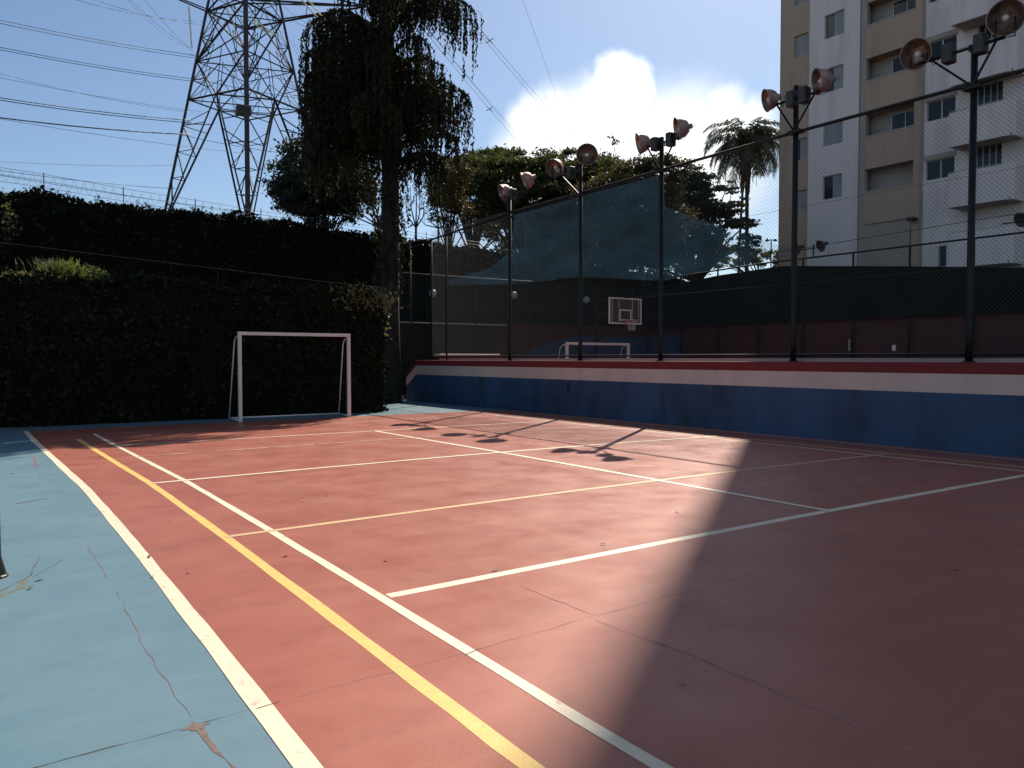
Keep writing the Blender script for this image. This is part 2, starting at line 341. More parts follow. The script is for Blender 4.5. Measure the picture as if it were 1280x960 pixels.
def strip(name, pts, width, z, m, parent, edge=.004):
    """a thin painted or worn ribbon lying on the court; width may vary per point"""
    mb = MB(); L_ = []
    for i, p in enumerate(pts):
        a = Vector(pts[max(i - 1, 0)]); b = Vector(pts[min(i + 1, len(pts) - 1)]); t = (b - a).normalized(); nn = Vector((-t.y, t.x))
        wd = width[i] if hasattr(width, '__len__') else width
        e1 = rnd.uniform(-edge, edge); e2 = rnd.uniform(-edge, edge); P = Vector(p)
        L_.append((P + nn * (wd / 2 + e1), P - nn * (wd / 2 + e2)))
    for a, b in L_: mb.v += [(a.x, a.y, z), (b.x, b.y, z)]
    mb.f = [(2 * i, 2 * i + 1, 2 * i + 3, 2 * i + 2) for i in range(len(pts) - 1)]
    return mb.build(name, m, parent)
def long_line(x, y0, y1, wd, m, z, wv=1, lab=None):
    ys = np.arange(y0, y1, .35); o = strip('painted_line', [(x + wob(y) * wv, y) for y in ys] + [(x + wob(y1) * wv, y1)], wd, z, m, court)
    if lab: o['label'] = lab
def cross_line(y, x0, x1, wd, m, z, bow=0, lab=None):
    xs_ = np.arange(x0, x1, .35); o = strip('painted_line', [(x, y + bow * math.sin((x - x0) / (x1 - x0) * math.pi)) for x in xs_] + [(x1, y)], wd, z, m, court)
    if lab: o['label'] = lab
Z1, Z2 = .0032, .0042
long_line(1.085, -8, 19.05, .092, M['line_white'], Z1, 1, 'wide white line between the blue surround and the red court')
long_line(1.765, -8, 16.6, .080, M['line_yellow'], Z1, 1, 'long yellow sideline nearest the blue surround')
long_line(2.155, -8, 17.6, .072, M['line_white'], Z2, 1, 'long white sideline beside the yellow one')
long_line(6.98, 4.5, 15.0, .082, M['line_white'], Z2 + .002, .8, 'white centre line running away from the camera')
long_line(11.55, -8, 17.5, .06, M['line_white'], Z2, .3)
long_line(12.0, -8, 17.0, .06, M['line_yellow'], Z1, .3)
long_line(12.85, -8, 19.05, .06, M['line_white'], Z1, .3)
cross_line(4.50, 2.19, 11.9, .092, M['line_white'], Z1, .06, 'near white cross line')
cross_line(6.78, 1.80, 12.0, .082, M['line_pale_yellow'], Z1 + .002, .12, 'yellow cross line')
cross_line(10.2, 1.86, 12.0, .082, M['line_white'], Z1 + .004, .2, 'white cross line beyond the yellow one')
cross_line(13.1, 2.2, 11.9, .06, M['line_faded'], Z1 + .004, .15, 'faded pinkish cross line')
cross_line(15.0, 2.15, 11.5, .06, M['line_white'], Z1, 0, 'farthest white cross line')
cross_line(17.5, 2.2, 11.5, .05, M['line_faded'], Z1)
# cracks and joints
def wander(pts, amp, step=.06, seed=1):
    q = smoothpath(pts, step); out = []
    for i, p in enumerate(q):
        out.append((p[0] + amp * noise.noise(Vector((p[0] * 5, p[1] * 5, seed))) + amp * .35 * noise.noise(Vector((p[0] * 22, p[1] * 22, seed + 9))),
                    p[1] + amp * noise.noise(Vector((p[0] * 5 + 40, p[1] * 5, seed))) + amp * .35 * noise.noise(Vector((p[0] * 22, p[1] * 22 + 50, seed + 9)))))
    return out
def crack(pts, wd, amp=.03, m='crack', par=None, seed=1, z=None):
    if z is None: z = .0012 if par is surround else .0030
    p = wander(pts, amp * .55, .05, seed)
    wds = [max(.0015, wd * (.9 + 1.5 * noise.noise(Vector((a[0] * 7, a[1] * 7, seed + 3))))) for a in p]
    return strip('surface_crack', p, wds, z, M[m], par or court, 0)
crack([(-.7, 3.30), (.1, 3.33), (.72, 3.36)], .010, .03, par=surround, seed=2)
crack([(.80, 3.36), (1.2, 3.38)], .008, .02, par=surround, seed=3)
crack([(1.2, 3.38), (2.1, 3.40), (2.97, 3.46), (4.3, 3.5)], .003, .04, 'crack_soft', seed=4)
crack([(4.3, 3.5), (7.5, 3.45), (11, 3.5)], .008, .05, 'filler', seed=14)
crack([(8.6, 9.5), (8.8, 6.5), (8.7, 4.6)], .012, .05, 'filler', seed=24)
crack([(8.7, 4.4), (8.8, 3.2), (8.75, 2.0)], .02, .05, 'filler', seed=25)
crack([(.76, 3.3), (.80, 2.9), (.78, 2.2), (.80, .5)], .018, .03, 'crack_soft', par=surround, seed=5)
crack([(.76, 3.45), (.76, 4.4), (.80, 5.6)], .004, .03, 'crack_soft', par=surround, seed=6)
crack([(.80, 6.0), (.81, 7.1)], .007, .02, 'crack_soft', par=surround, seed=7)
crack([(.85, 12.6), (.9, 14.3)], .03, .03, 'crack_soft', par=surround, seed=8)
crack([(-.5, 5.6), (.15, 6.0), (.38, 6.35), (.45, 6.9)], .008, .06, par=surround, seed=9)
crack([(.38, 6.3), (.6, 6.7)], .004, .03, par=surround, seed=19)
crack([(.45, 9.6), (.75, 9.75)], .03, .03, par=surround, seed=10)
crack([(1.2, 6.6), (1.75, 6.9)], .006, .03, 'crack_soft', seed=20)
crack([(3.0, 3.5), (3.0, 4.2)], .006, .03, seed=11)
crack([(2.06, 3.37), (2.17, 3.40)], .004, .02, seed=31, z=.0056)
crack([(1.02, 3.36), (1.12, 3.375)], .004, .02, seed=32, z=.0046)
crack([(3.3, 2.9), (3.5, 3.0)], .003, .04, 'crack_soft', seed=34)
crack([(3.05, 6.9), (3.1, 8.4), (3.15, 9.9)], .010, .03, 'crack_soft', seed=12)
crack([(2.95, 3.4), (3.0, 2.7), (2.95, 1.2)], .016, .03, 'filler', seed=13)
crack([(3.15, 11), (3.2, 14.5)], .010, .03, 'crack_soft', seed=15)
crack([(7.2, 8.6), (7.3, 6.2), (7.3, 3)], .012, .03, 'filler', seed=16)
st = MB(); a0 = [(.76 + (.036 + .022 * noise.noise(Vector((math.cos(k * .5236 / 2) * 2, math.sin(k * .5236 / 2) * 2, 4))) + (.026 if k % 6 == 0 else 0)) * math.cos(k * .2618),
           3.34 + (.036 + .024 * noise.noise(Vector((math.cos(k * .5236 / 2) * 2, math.sin(k * .5236 / 2) * 2, 4))) + (.026 if k % 6 == 0 else 0)) * math.sin(k * .2618), .0018) for k in range(24)]
st.add([(.76, 3.34, .0018)] + a0, [(0, 1 + k, 1 + (k + 1) % 24) for k in range(24)]); st.build('star_shaped_stain', M['crack_soft'], surround)
ms = wander([(.0, 5.75), (.15, 5.85), (.30, 6.05), (.35, 6.25)], .03, .05, 3); strip('moss_stain', ms, [.03 + .05 * abs(noise.noise(Vector((i * .3, 1, 2)))) for i in range(len(ms))], .001, M['moss'], surround, .01)
# joint kerb strip of light concrete at the foot of the wall
# dry leaves blown against the hedge and lying about the court
LPs = []
for _ in range(260):
    if rnd.random() < .7: x, y = rnd.uniform(-1.5, 10), 20.1 - abs(rnd.gauss(0, .6))
    else: x, y = rnd.uniform(-.4, 12.8), rnd.uniform(2, 19)
    a = rnd.uniform(0, 6.28); l_ = rnd.uniform(.015, .04); u_ = np.array([math.cos(a), math.sin(a), 0]) * l_; v_ = np.array([-math.sin(a), math.cos(a), .25]) * l_ * .45; c_ = np.array([x, y, .014])
    LPs.append([c_ - u_, c_ - v_, c_ + u_, c_ + v_])
tag(quads('fallen_leaves', np.array(LPs), M['leaf_dead_ground']), kind='stuff')
# ------------------------------------------------------------------ low painted wall with the fence on it
WX0 = 13.1
wall = thing('low_wall', (13.6, 8, 0), 'long low wall beside the court painted blue with white and red bands', 'wall')
MB().box(WX0, 14.1, -9, 24.65, -.05, .94).build('blue_base', M['wall_blue'], wall)
MB().box(WX0 + .002, 14.1, -9, 24.65, .94, 1.255).build('white_band', M['wall_white'], wall)
MB().bbox(WX0 - .012, 14.1, -9, 24.65, 1.255, 1.435, .008).build('red_cap', M['wall_red'], wall)
MB().prism([(24.65, -.05), (25.4, -.05), (25.4, .52), (24.65, .94)], 'x', WX0 + .003, 13.6).build('blue_base', M['wall_blue'], wall)
MB().prism([(24.65, .94), (25.4, .52), (25.4, .80), (24.65, 1.255)], 'x', WX0 + .005, 13.6).build('white_band', M['wall_white'], wall)
MB().prism([(24.65, 1.255), (25.4, .80), (25.4, .90), (24.65, 1.432)], 'x', WX0 - .009, 13.6).build('red_cap', M['wall_red'], wall)
MB().box(13.9, 14.08, -9, 24.4, 1.435, 1.505).build('concrete_kerb', M['wall_white'], wall)
for y in np.arange(-6.3, 24, 3.3): MB().box(WX0 - .002, WX0 + .01, y - .006, y + .006, .0, .935).build('expansion_joint', M['dull_blue'], wall)
MB().bbox(WX0 - .02, WX0 + .01, 16.15, 16.23, .62, .86, .006).build('drain_slot', M['dark'], wall)

fence = thing('court_fence', (13.7, 12, 1.43), 'tall chain link fence standing on the low painted wall', 'fence')
FX = 13.7
MB().tube([(FX, -9, 6.0), (FX, 2, 6.0), (FX, 10, 5.99), (FX, 16, 5.93), (FX, 19.8, 5.88), (FX, 24.6, 5.68)], .034, 8).build('top_rail', M['iron'], fence, True)
MB().tube([(FX, -9, 1.57), (FX, 24.6, 1.57)], .025, 8).build('bottom_rail', M['iron'], fence, True)
for y in (23.55, 24.6, 26.2):
    MB().tube([(FX, y, 1.43 if y < 25 else 0), (FX, y, 5.74 - (y - 23.5) * .05)], .035, 8).build('post', M['iron'], fence, True)
MB().tube([(FX, 24.6, 5.68), (FX, 26.2, 5.55), (FX, 30, 5.3)], .03, 8).build('top_rail', M['iron'], fence, True)
# diagonal wires of the chain link, both ways
cm = MB(); y0, y1, z0, z1 = -3.0, 24.6, 1.58, 5.97; H = z1 - z0; s_ = .078; r_ = .0022
for sgn in (1, -1):
    k = y0 - H
    while k < y1:
        a = (k, z0) ; b = (k + H, z1)
        ya, yb = max(a[0], y0), min(b[0], y1)
        if yb > ya + .01:
            za = z0 + (ya - k); zb = z0 + (yb - k)
            if sgn < 0: za, zb = z0 + z1 - za, z0 + z1 - zb
            xo = FX + sgn * .0023
            cm.tube([(xo, ya, za), (xo, yb, zb)], r_, 3, False)
        k += s_
tag(cm.build('chain_link', M['wire'], fence), kind='stuff')
# tie wires: two horizontal tension wires
for z in (3.0, 4.5): MB().tube([(FX + .004, -9, z), (FX + .004, 24.6, z)], .003, 4).build('tension_wire', M['wire'], fence)

# blue shade net hung inside the upper part of the fence
def net_sheet(name, ys, top, bot, x, m, nz_=8, bulge=.06):
    mb = MB(); ny = len(ys)
    for j in range(nz_ + 1):
        for i, y in enumerate(ys):
            t = j / nz_; z = bot(y) * (1 - t) + top(y) * t
            mb.v.append((x + bulge * noise.noise(Vector((y * .5, z * .6, 3))), y, z))
    mb.f = [(j * ny + i, j * ny + i + 1, (j + 1) * ny + i + 1, (j + 1) * ny + i) for j in range(nz_) for i in range(ny - 1)]
    return mb
ysn = [9.9 + i * .25 for i in range(56)]
ntop = lambda y: float(np.interp(y, [9.9, 11, 12.6, 13.42, 13.5, 16, 19.7, 19.9, 21, 23.6], [3.7, 4.1, 4.75, 5.1, 5.88, 5.88, 5.82, 4.75, 4.35, 4.2]))
nbot = lambda y: float(np.interp(y, [9.9, 12, 13.5, 16.5, 19.7, 23.6], [3.5, 3.5, 3.35, 3.7, 3.75, 4.0]))
o = net_sheet('shade_net', ysn, ntop, nbot, FX + .12, M['shade_net']).build('shade_net', M['shade_net'], smooth=True)
tag(o, 'translucent dark blue netting hung on the upper half of the near chain link fence', 'netting')

# ------------------------------------------------------------------ floodlight poles
def floodlight(base, toph, heads, label, lean=0, arm_z=None, boxes=(-.45, .4), thin=.058):
    b = Vector(base); t = thing('floodlight_pole', b, label, 'floodlight', 'floodlight poles along the court fence')
    armz = arm_z or toph - .12
    MB().tube([b, b + Vector((0, 0, .5)), (b.x, b.y, toph)], [thin * 1.05, thin, thin * .92], 12).build('pole', M['iron'], t, True)
    MB().tube([b, b + Vector((0, 0, .02))], .11, 12).build('base_plate', M['iron'], t)
    ya, yb = min(h[0] for h in heads), max(h[0] for h in heads)
    MB().tube([(b.x - .09, b.y + ya, armz), (b.x - .09, b.y + yb, armz)], .026, 8).build('crossarm', M['iron'], t, True)
    MB().box(b.x - .1, b.x + .06, b.y - .05, b.y + .05, armz - .05, armz + .05).build('clamp', M['iron'], t)
    for y in (ya * .75, yb * .75):
        MB().tube([(b.x - .06, b.y, armz - .62), (b.x - .09, b.y + y, armz)], .02, 6).build('brace', M['iron'], t)
    MB().box(b.x - .09, b.x + .09, b.y - .14, b.y + .14, armz - .66, armz - .60).build('collar', M['iron'], t)
    for y in boxes:
        MB().bbox(b.x - .20, b.x - .0, b.y + y - .085, b.y + y + .085, armz - .15, armz + .16, .015).build('ballast_box', M['box'], t)
    for (y, aim, r, up) in heads:
        a = Vector(aim).normalized(); o = Vector((b.x - .09, b.y + y, armz + up))
        # the shade, a spun dish: neck housing, shoulder, rim, then back inside
        sh = MB(); q_ = r / .26; prof = [(-.25 * q_, 0), (-.25 * q_, .045), (-.235 * q_, .062), (-.165 * q_, .068), (-.15 * q_, .11 * q_), (-.115 * q_, .165 * q_), (-.06 * q_, .205 * q_), (.0, .232 * q_), (.07 * q_, .25 * q_), (.12 * q_, r), (.125 * q_, r * 1.05), (.135 * q_, r * 1.05), (.14 * q_, r * .99)]
        sh.lathe(o, a, prof, 24); h = sh.build('lamp_shade', M['rust'], t, True)
        inn = MB(); inn.lathe(o, a, [(.135 * q_, r * .985), (.07 * q_, .243 * q_), (.0, .225 * q_), (-.06 * q_, .197 * q_), (-.11 * q_, .15 * q_), (-.135 * q_, .05), (-.135 * q_, 0)], 24)
        ro = inn.build('reflector', M['alu'], h, True)
        bu = MB(); bu.lathe(o, a, [(-.12, .0), (-.12, .03), (-.05, .035), (.0, .055), (.05, .05), (.09, .02), (.095, 0)], 10); bu.build('bulb', M['bulb'], h, True)
        side = a.cross(Vector((0, 0, 1))).normalized()
        yk = MB(); yk.tube([o + side * (r * .5) - a * .05, Vector((o.x, o.y, armz)) + side * (r * .5) - Vector((0, 0, .0)), Vector((o.x, o.y, armz)) - side * (r * .5), o - side * (r * .5) - a * .05], .014, 6)
        yk.build('yoke', M['iron'], t)
        # power lead drooping from the neck to the crossarm
        n0 = o - a * (.34 * r / .26); n1 = Vector((b.x - .09, b.y + y * .55, armz)); mid = (n0 + n1) / 2 + Vector((0, 0, -.16))
        MB().tube([n0, n0 * .7 + mid * .3 + Vector((0, 0, .03)), mid, mid * .4 + n1 * .6, n1], .007, 4).build('power_lead', M['cable'], t)
    return t
lf = Vector((-.82, .57, 0)); tocam = lambda y, z=-.45: Vector((-FX, -y, 0)).normalized() + Vector((0, 0, z))
DN = Vector((0, 0, -.38))
floodlight((FX, 6.42, 1.43), 6.58, [(.88, tocam(6.4, -.25) + lf * .45, .25, .16), (-.50, tocam(6.4, -.3), .26, .30)], 'floodlight pole nearest the right edge with two dark lamps facing us', arm_z=6.56, boxes=(.36, -.14))
floodlight((FX, 9.79, 1.43), 6.90, [(.52, lf + Vector((.0, .0, .42)) + DN * 1.8, .22, .14), (-.66, lf + DN * .5, .24, .18)], 'floodlight pole in front of the beige building corner with two lamps seen edge on', arm_z=6.62, boxes=(.02, -.26))
floodlight((FX, 13.45, 1.43), 6.72, [(.52, lf + DN * .7, .25, .14), (-.72, lf + DN * .6, .25, .20)], 'floodlight pole standing against the white cloud left of the palm', arm_z=6.56, boxes=(-.38, .1))
floodlight((FX, 16.42, 1.43), 6.66, [(.95, tocam(16.4, -.7) + lf * .7, .26, .28), (-.35, tocam(16.4, -.15), .27, .34)], 'floodlight pole with a round pink lamp face above the green tree', arm_z=6.5, boxes=(.3,))
floodlight((FX, 19.75, 1.43), 6.42, [(.10, lf + DN * 1.4 + Vector((-.3, -.3, 0)), .25, .16), (-1.05, lf + DN * 1.2, .26, .30)], 'farthest floodlight pole on the wall with two small pale lamps', arm_z=6.38, boxes=(-.3,))
# pole at the left edge of the court
lp = thing('lamp_post', (.145, 6.44, 0), 'dark green post with flared foot at the left edge of the blue surround', 'lamp post')
MB().tube([(.165, 6.44, .0), (.14, 6.44, 4.5)], .045, 12).build('pole', M['iron'], lp, True)
fb = MB(); fb.lathe((.165, 6.44, .0), (0, 0, 1), [(0, .085), (.012, .085), (.02, .075), (.14, .045)], 12); fb.build('flared_foot', M['iron'], lp)
for dy in (-.35, .3):
    h = MB(); h.lathe((.12, 6.44 + dy, 4.3), (.7, .3, -.5), [(-.22, 0), (-.22, .06), (-.1, .07), (0, .16), (.09, .2), (.095, .19), (0, .14), (-.07, 0)], 16); h.build('lamp_shade', M['rust'], lp, True)
MB().tube([(.13, 6.0, 4.2), (.13, 6.85, 4.2)], .022, 8).build('crossarm', M['iron'], lp, True)

# ------------------------------------------------------------------ goals
def goal(x0, x1, y, h, depth, label, r=.04, square=True, name='football_goal'):
    t = thing(name, ((x0 + x1) / 2, y, 0), label, 'goal')
    for x in (x0, x1): MB().bbox(x - r, x + r, y - r, y + r, 0.004, h - 2 * r, .006).build('goal_post', M['goal'], t)
    MB().bbox(x0 - r, x1 + r, y - r, y + r, h - 2 * r, h, .006).build('crossbar', M['goal'], t)
    q = .016
    for x, dx in ((x0, -.0), (x1, .12)):
        pts = [(x, y + r, h - .10)]
        for k in range(7):
            a = k / 6 * math.pi / 2 * .93; pts.append((x + dx * .3, y + .15 + .30 * math.sin(a), h - .10 - .22 * (1 - math.cos(a))))
        pts += [(x + dx, y + depth, .03)]
        MB().tube(pts, q, 8).build('rear_support', M['goal'], t, True)
        MB().tube([(x, y, .03), (x + dx, y + depth, .03)], .02, 8).build('side_runner', M['goal'], t, True)
    MB().tube([(x0, y + depth, .03), (x1 + .12, y + depth, .03)], .02, 8).build('ground_bar', M['goal'], t, True)
    return t
goal(5.42, 8.16, 19.0, 2.13, .95, 'white metal goal without a net standing at the far end in front of the hedge')
goal(19.75, 23.05, 24.5, 2.14, 1.0, 'smaller looking white goal on the court behind the low wall', r=.05)
# ------------------------------------------------------------------ basketball backboard on the second court
bb = thing('basketball_hoop', (22.04, 25.4, 0), 'basketball backboard with white border and red hoop above the far goal', 'basketball hoop')
bx0, bx1, by, bz0, bz1 = 21.16, 22.92, 23.6, 2.88, 3.93
MB().box(bx0 + .03, bx1 - .03, by, by + .03, bz0 + .03, bz1 - .03).build('backboard', M['board'], bb)
fr = MB(); fr.box(bx0, bx1, by - .02, by + .04, bz0, bz0 + .055); fr.box(bx0, bx1, by - .02, by + .04, bz1 - .055, bz1); fr.box(bx0, bx0 + .055, by - .018, by + .038, bz0 + .055, bz1 - .055); fr.box(bx1 - .055, bx1, by - .018, by + .038, bz0 + .055, bz1 - .055)
fr.build('border', M['goal'], bb)
cx = 22.04; fr = MB(); q0, q1 = bz0 + .14, bz0 + .59
fr.box(cx - .32, cx + .32, by - .012, by - .002, q0, q0 + .05); fr.box(cx - .32, cx + .32, by - .012, by - .002, q1 - .05, q1); fr.box(cx - .32, cx - .265, by - .011, by - .002, q0 + .05, q1 - .05); fr.box(cx + .265, cx + .32, by - .011, by - .002, q0 + .05, q1 - .05)
fr.build('aiming_square', M['goal'], bb)
for k in range(13):
    x = bx0 + .16 + k * .12
    if x < bx1 - .1: MB().box(x, x + .02, by - .006, by - .001, bz0 + .07, bz1 - .07).build('board_slat', M['goal'], bb) if k % 3 == 0 and abs(x - cx) > .34 else None
hp = [(cx + .225 * math.cos(a), by - .36 + .225 * math.sin(a), 3.02) for a in [k / 20 * 2 * math.pi for k in range(21)]]
MB().tube(hp, .012, 6, False).build('rim', M['hoop'], bb, True)
MB().box(cx - .07, cx + .07, by - .14, by - .013, 2.95, 3.04).build('rim_bracket', M['hoop'], bb)
nt_ = MB()
for k in range(12):
    for s in (1, -1):
        pts = [(cx + r * math.cos(k / 12 * 6.283 + s * j * .26), by - .36 + r * math.sin(k / 12 * 6.283 + s * j * .26), 3.02 - j * .1) for j, r in enumerate((.225, .19, .15, .13, .125))]
        nt_.tube(pts, .005, 3, False)
nt_.build('hoop_net', M['net'], bb)
MB().tube([(cx, 25.4, 0), (cx, 25.4, 2.9), (cx, 25.2, 3.3), (cx, 23.64, 3.45)], [.08, .08, .07, .05], 10).build('support_post', M['iron'], bb, True)
MB().tube([(cx, 25.4, 2.2), (cx, 23.64, 3.05)], .03, 8).build('stay', M['iron'], bb)

# ------------------------------------------------------------------ second court surroundings
c2 = MB(); c2.box(14.1, 28.5, -9, 29.6, -.2, .0); tag(c2.build('second_court', M['red']), kind='structure')
ew = thing('end_wall', (21, 29.8, 0), 'dark wall closing the far end of the second court with red and blue paint', 'wall')
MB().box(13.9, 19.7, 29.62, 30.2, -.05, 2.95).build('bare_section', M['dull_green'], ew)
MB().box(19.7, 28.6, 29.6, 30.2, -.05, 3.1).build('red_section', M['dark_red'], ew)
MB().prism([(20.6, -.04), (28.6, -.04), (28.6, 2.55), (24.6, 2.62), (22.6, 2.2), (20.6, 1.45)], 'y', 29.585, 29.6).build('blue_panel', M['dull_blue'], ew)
MB().bbox(13.8, 20.3, 29.5, 29.75, 2.97, 3.03, .01).build('coping', M['concrete'], ew)
lowk = thing('concrete_ledge', (17.4, 27.2, 0), 'pale concrete ledge just above the far red cap of the low wall', 'ledge')
MB().bbox(15.4, 18.25, 27.0, 27.5, 1.55, 1.68, .02).build('slab', M['wall_white'], lowk)
MB().box(15.6, 18.1, 27.1, 27.45, 0, 1.55).build('plinth', M['dull_green'], lowk)

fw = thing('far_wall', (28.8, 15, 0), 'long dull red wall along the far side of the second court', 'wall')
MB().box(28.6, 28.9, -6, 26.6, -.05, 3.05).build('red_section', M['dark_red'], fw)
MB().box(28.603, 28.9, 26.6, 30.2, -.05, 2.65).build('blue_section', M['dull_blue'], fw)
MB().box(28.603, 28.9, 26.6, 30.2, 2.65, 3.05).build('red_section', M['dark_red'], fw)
MB().bbox(28.56, 28.6, 16.0, 16.14, 1.78, 2.0, .008).build('socket_box', M['goal'], fw)
MB().box(28.592, 28.6, 17.85, 17.93, 1.8, 2.25).build('scuff_mark', M['concrete'], fw)
ff = thing('far_fence', (28.5, 12, 3), 'fence with dark windbreak cloth on top of the far red wall', 'fence')
MB().tube([(28.5, -6, 5.6), (28.5, 21.9, 5.6), (28.5, 27, 5.45), (28.5, 29.6, 5.4)], .035, 8).build('top_rail', M['iron'], ff, True)
MB().tube([(28.5, -6, 3.1), (28.5, 29.6, 3.1)], .03, 8).build('bottom_rail', M['iron'], ff, True)
for k in range(-5, 8):
    y = 13.25 + 2.23 * k
    MB().tube([(28.5, y, 0.0), (28.5, y, 5.62)], .04, 8).build('post', M['iron'], ff, True)
MB().tube([(28.5, -6, 6.35), (28.5, 5, 6.3), (28.5, 13, 6.22), (28.5, 21, 6.0)], .012, 5).build('upper_cable', M['cable'], ff)
for y in (2.1, 8.8, 15.48, 19.9):
    MB().tube([(28.5, y, 5.6), (28.5, y, 6.3)], .015, 5).build('cable_strut', M['iron'], ff)
wt = lambda y: float(np.interp(y, [-6, 11.7, 15.4, 20, 21, 24.3, 26.2, 27.8, 30.2], [4.3, 4.45, 4.85, 5.30, 5.38, 5.28, 5.12, 5.1, 5.2]))
net_sheet('w', [-6 + i * .5 for i in range(73)], wt, lambda y: 3.02, 28.42, None, 6, .05).build('windbreak_cloth', M['windbreak'], ff, True)
# far floodlights on that side: small and dark
def small_flood(x, y, label, heads):
    t = thing('small_floodlight', (x, y, 5.6), label, 'floodlight')
    MB().tube([(x, y, 5.6), (x, y, 6.1)], .03, 8).build('pole', M['iron'], t)
    MB().tube([(x, y - .5, 5.95), (x, y + .75, 5.95)], .022, 8).build('crossarm', M['iron'], t)
    for dy in heads:
        h = MB(); h.lathe((x - .05, y + dy, 6.02), (-.75, .35, -.35), [(-.25, 0), (-.25, .07), (-.1, .08), (0, .2), (.1, .25), (.105, .23), (0, .17), (-.06, 0)], 16); h.build('lamp_shade', M['box'], t, True)
small_flood(28.4, 19.4, 'pair of small dark floodlights low beside the corner of the building', (-.42, .7))
small_flood(28.4, 11.6, 'small dark floodlight at the right edge below the lowest balcony', (.1,))
# globe lamps on the end wall
for k, (px, py) in enumerate(((541, 367), (642, 369), (733, 375))):
    p = sight(px, py, 33.5 + k * 2.4); p.y = 29.1; s = sight(px, py, 1) - Vector((0, 0, 1.5)); p = Vector((0, 0, 1.5)) + s * (29.1 / s.y)
    t = thing('globe_lamp', p - Vector((0, 0, .2)), ['leftmost milky globe lamp on the dark end wall', 'middle milky globe lamp on the dark end wall', 'milky globe lamp nearest the basketball backboard'][k], 'lamp', 'globe lamps on the end wall')
    m_ = MB(); m_.lathe(p, (0, 0, 1), [(-.17 * math.cos(a), .17 * math.sin(a)) for a in [i / 10 * math.pi for i in range(11)]], 16); m_.build('globe', M['lampglobe'], t, True)
    MB().tube([p + Vector((0, 0, -.15)), p + Vector((0, 0, -.3)), p + Vector((0, .45, -.4))], .025, 6).build('bracket', M['iron'], t)
    MB().tube([(p.x, 29.55, 0), (p.x, 29.55, p.z - .3)], .03, 6).build('stand', M['iron'], t)

# low red wall and step between the hedge and the low wall
rw = thing('stair_wall', (11.9, 25.4, 0), 'small dark red wall with a pale step between the hedge and the blue wall', 'wall')
MB().box(11.3, 12.7, 25.3, 25.6, .0, 1.1).build('red_block', M['dark_red'], rw)
MB().bbox(11.2, 12.75, 24.9, 25.3, .0, .18, .01).build('step', M['concrete'], rw)
MB().tube([(11.25, 25.2, 0.1), (11.25, 25.2, 1.15)], .025, 6).build('newel', M['galv'], rw)
bx = thing('plant_box', (12.1, 27, 0), 'pale edged raised bed behind the hedge corner and the trunk', 'planter')
MB().bbox(11.4, 12.75, 27.0, 27.6, 2.42, 2.5, .01).build('coping', M['galv'], bx)
MB().box(11.5, 13.3, 27.1, 29.4, 0, 2.42).build('bed_wall', M['dull_green'], bx)

# ------------------------------------------------------------------ hedges
def hedge(name, x0, x1, y0, y1, ztop, label, n_leaf, size, tops, mats=('ivy', 'ivy_core'), zb=0):
    t = thing(name, ((x0 + x1) / 2, (y0 + y1) / 2, zb), label, 'hedge')
    nx = int((x1 - x0) / .35); nzv = 8; mb = MB(); rows = []
    prof = []
    for i in range(nx + 1):
        x = x0 + (x1 - x0) * i / nx; zt = ztop(x) - .12
        ring = [(y0, zb - .1)] + [(y0, zb + (zt - zb) * k / 6) for k in range(1, 7)] + [(y0 + (y1 - y0) * k / 4, zt) for k in range(1, 4)] + [(y1, zt), (y1, zb - .1)]
        for (y, z) in ring:
            nn = noise.noise(Vector((x * .9, y * .9, z * .9))) * .22 + noise.noise(Vector((x * 3, y * 3, z * 3))) * .08
            mb.v.append((x, y + nn if y < (y0 + y1) / 2 else y + nn, z + (nn * .5 if z >= zt - .01 else 0)))
        prof.append(len(ring))
    k = prof[0]
    mb.f = [(i * k + j, i * k + j + 1, (i + 1) * k + j + 1, (i + 1) * k + j) for i in range(nx) for j in range(k - 1)] + [tuple(range(k)), tuple(range(nx * k, nx * k + k))]
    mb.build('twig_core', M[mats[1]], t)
    # leaf skin on the front, the top and the right end
    P = []
    A1 = (x1 - x0) * (tops - zb); A2 = (x1 - x0) * (y1 - y0); A3 = (y1 - y0) * (tops - zb)
    for _ in range(n_leaf):
        u = rnd.random() * (A1 + A2 * 1.6 + A3)
        if u < A1: x = rnd.uniform(x0, x1); z = rnd.uniform(zb, ztop(x)); y = y0
        elif u < A1 + A2 * 1.6: x = rnd.uniform(x0, x1); y = rnd.uniform(y0, y1); z = ztop(x)
        else: x = x1; y = rnd.uniform(y0, y1); z = rnd.uniform(zb, ztop(x))
        nn = noise.noise(Vector((x * .9, y * .9, z * .9))) * .22 + noise.noise(Vector((x * 3, y * 3, z * 3))) * .14
        off = rnd.uniform(-.05, .13)
        if y == y0: P.append((x, y + nn - off, z))
        elif x == x1: P.append((x + nn + off, y, z))
        else: P.append((x, y, z + nn * .8 + off * (1.6 if rnd.random() < .15 else .7) - .02))
    o = quads('leaves', leaves(np.array(P), size, .6), M[mats[0]], t); o['kind'] = 'stuff'
    return t
fh = hedge('front_hedge', -8, 9.75, 20.3, 22.2, lambda x: 3.28 + .06 * math.sin(x * 1.7) + .05 * math.sin(x * 4.1) - max(0, x - 9.3) * .5, 'very dark clipped hedge behind the near goal', 60000, .10, 3.3)
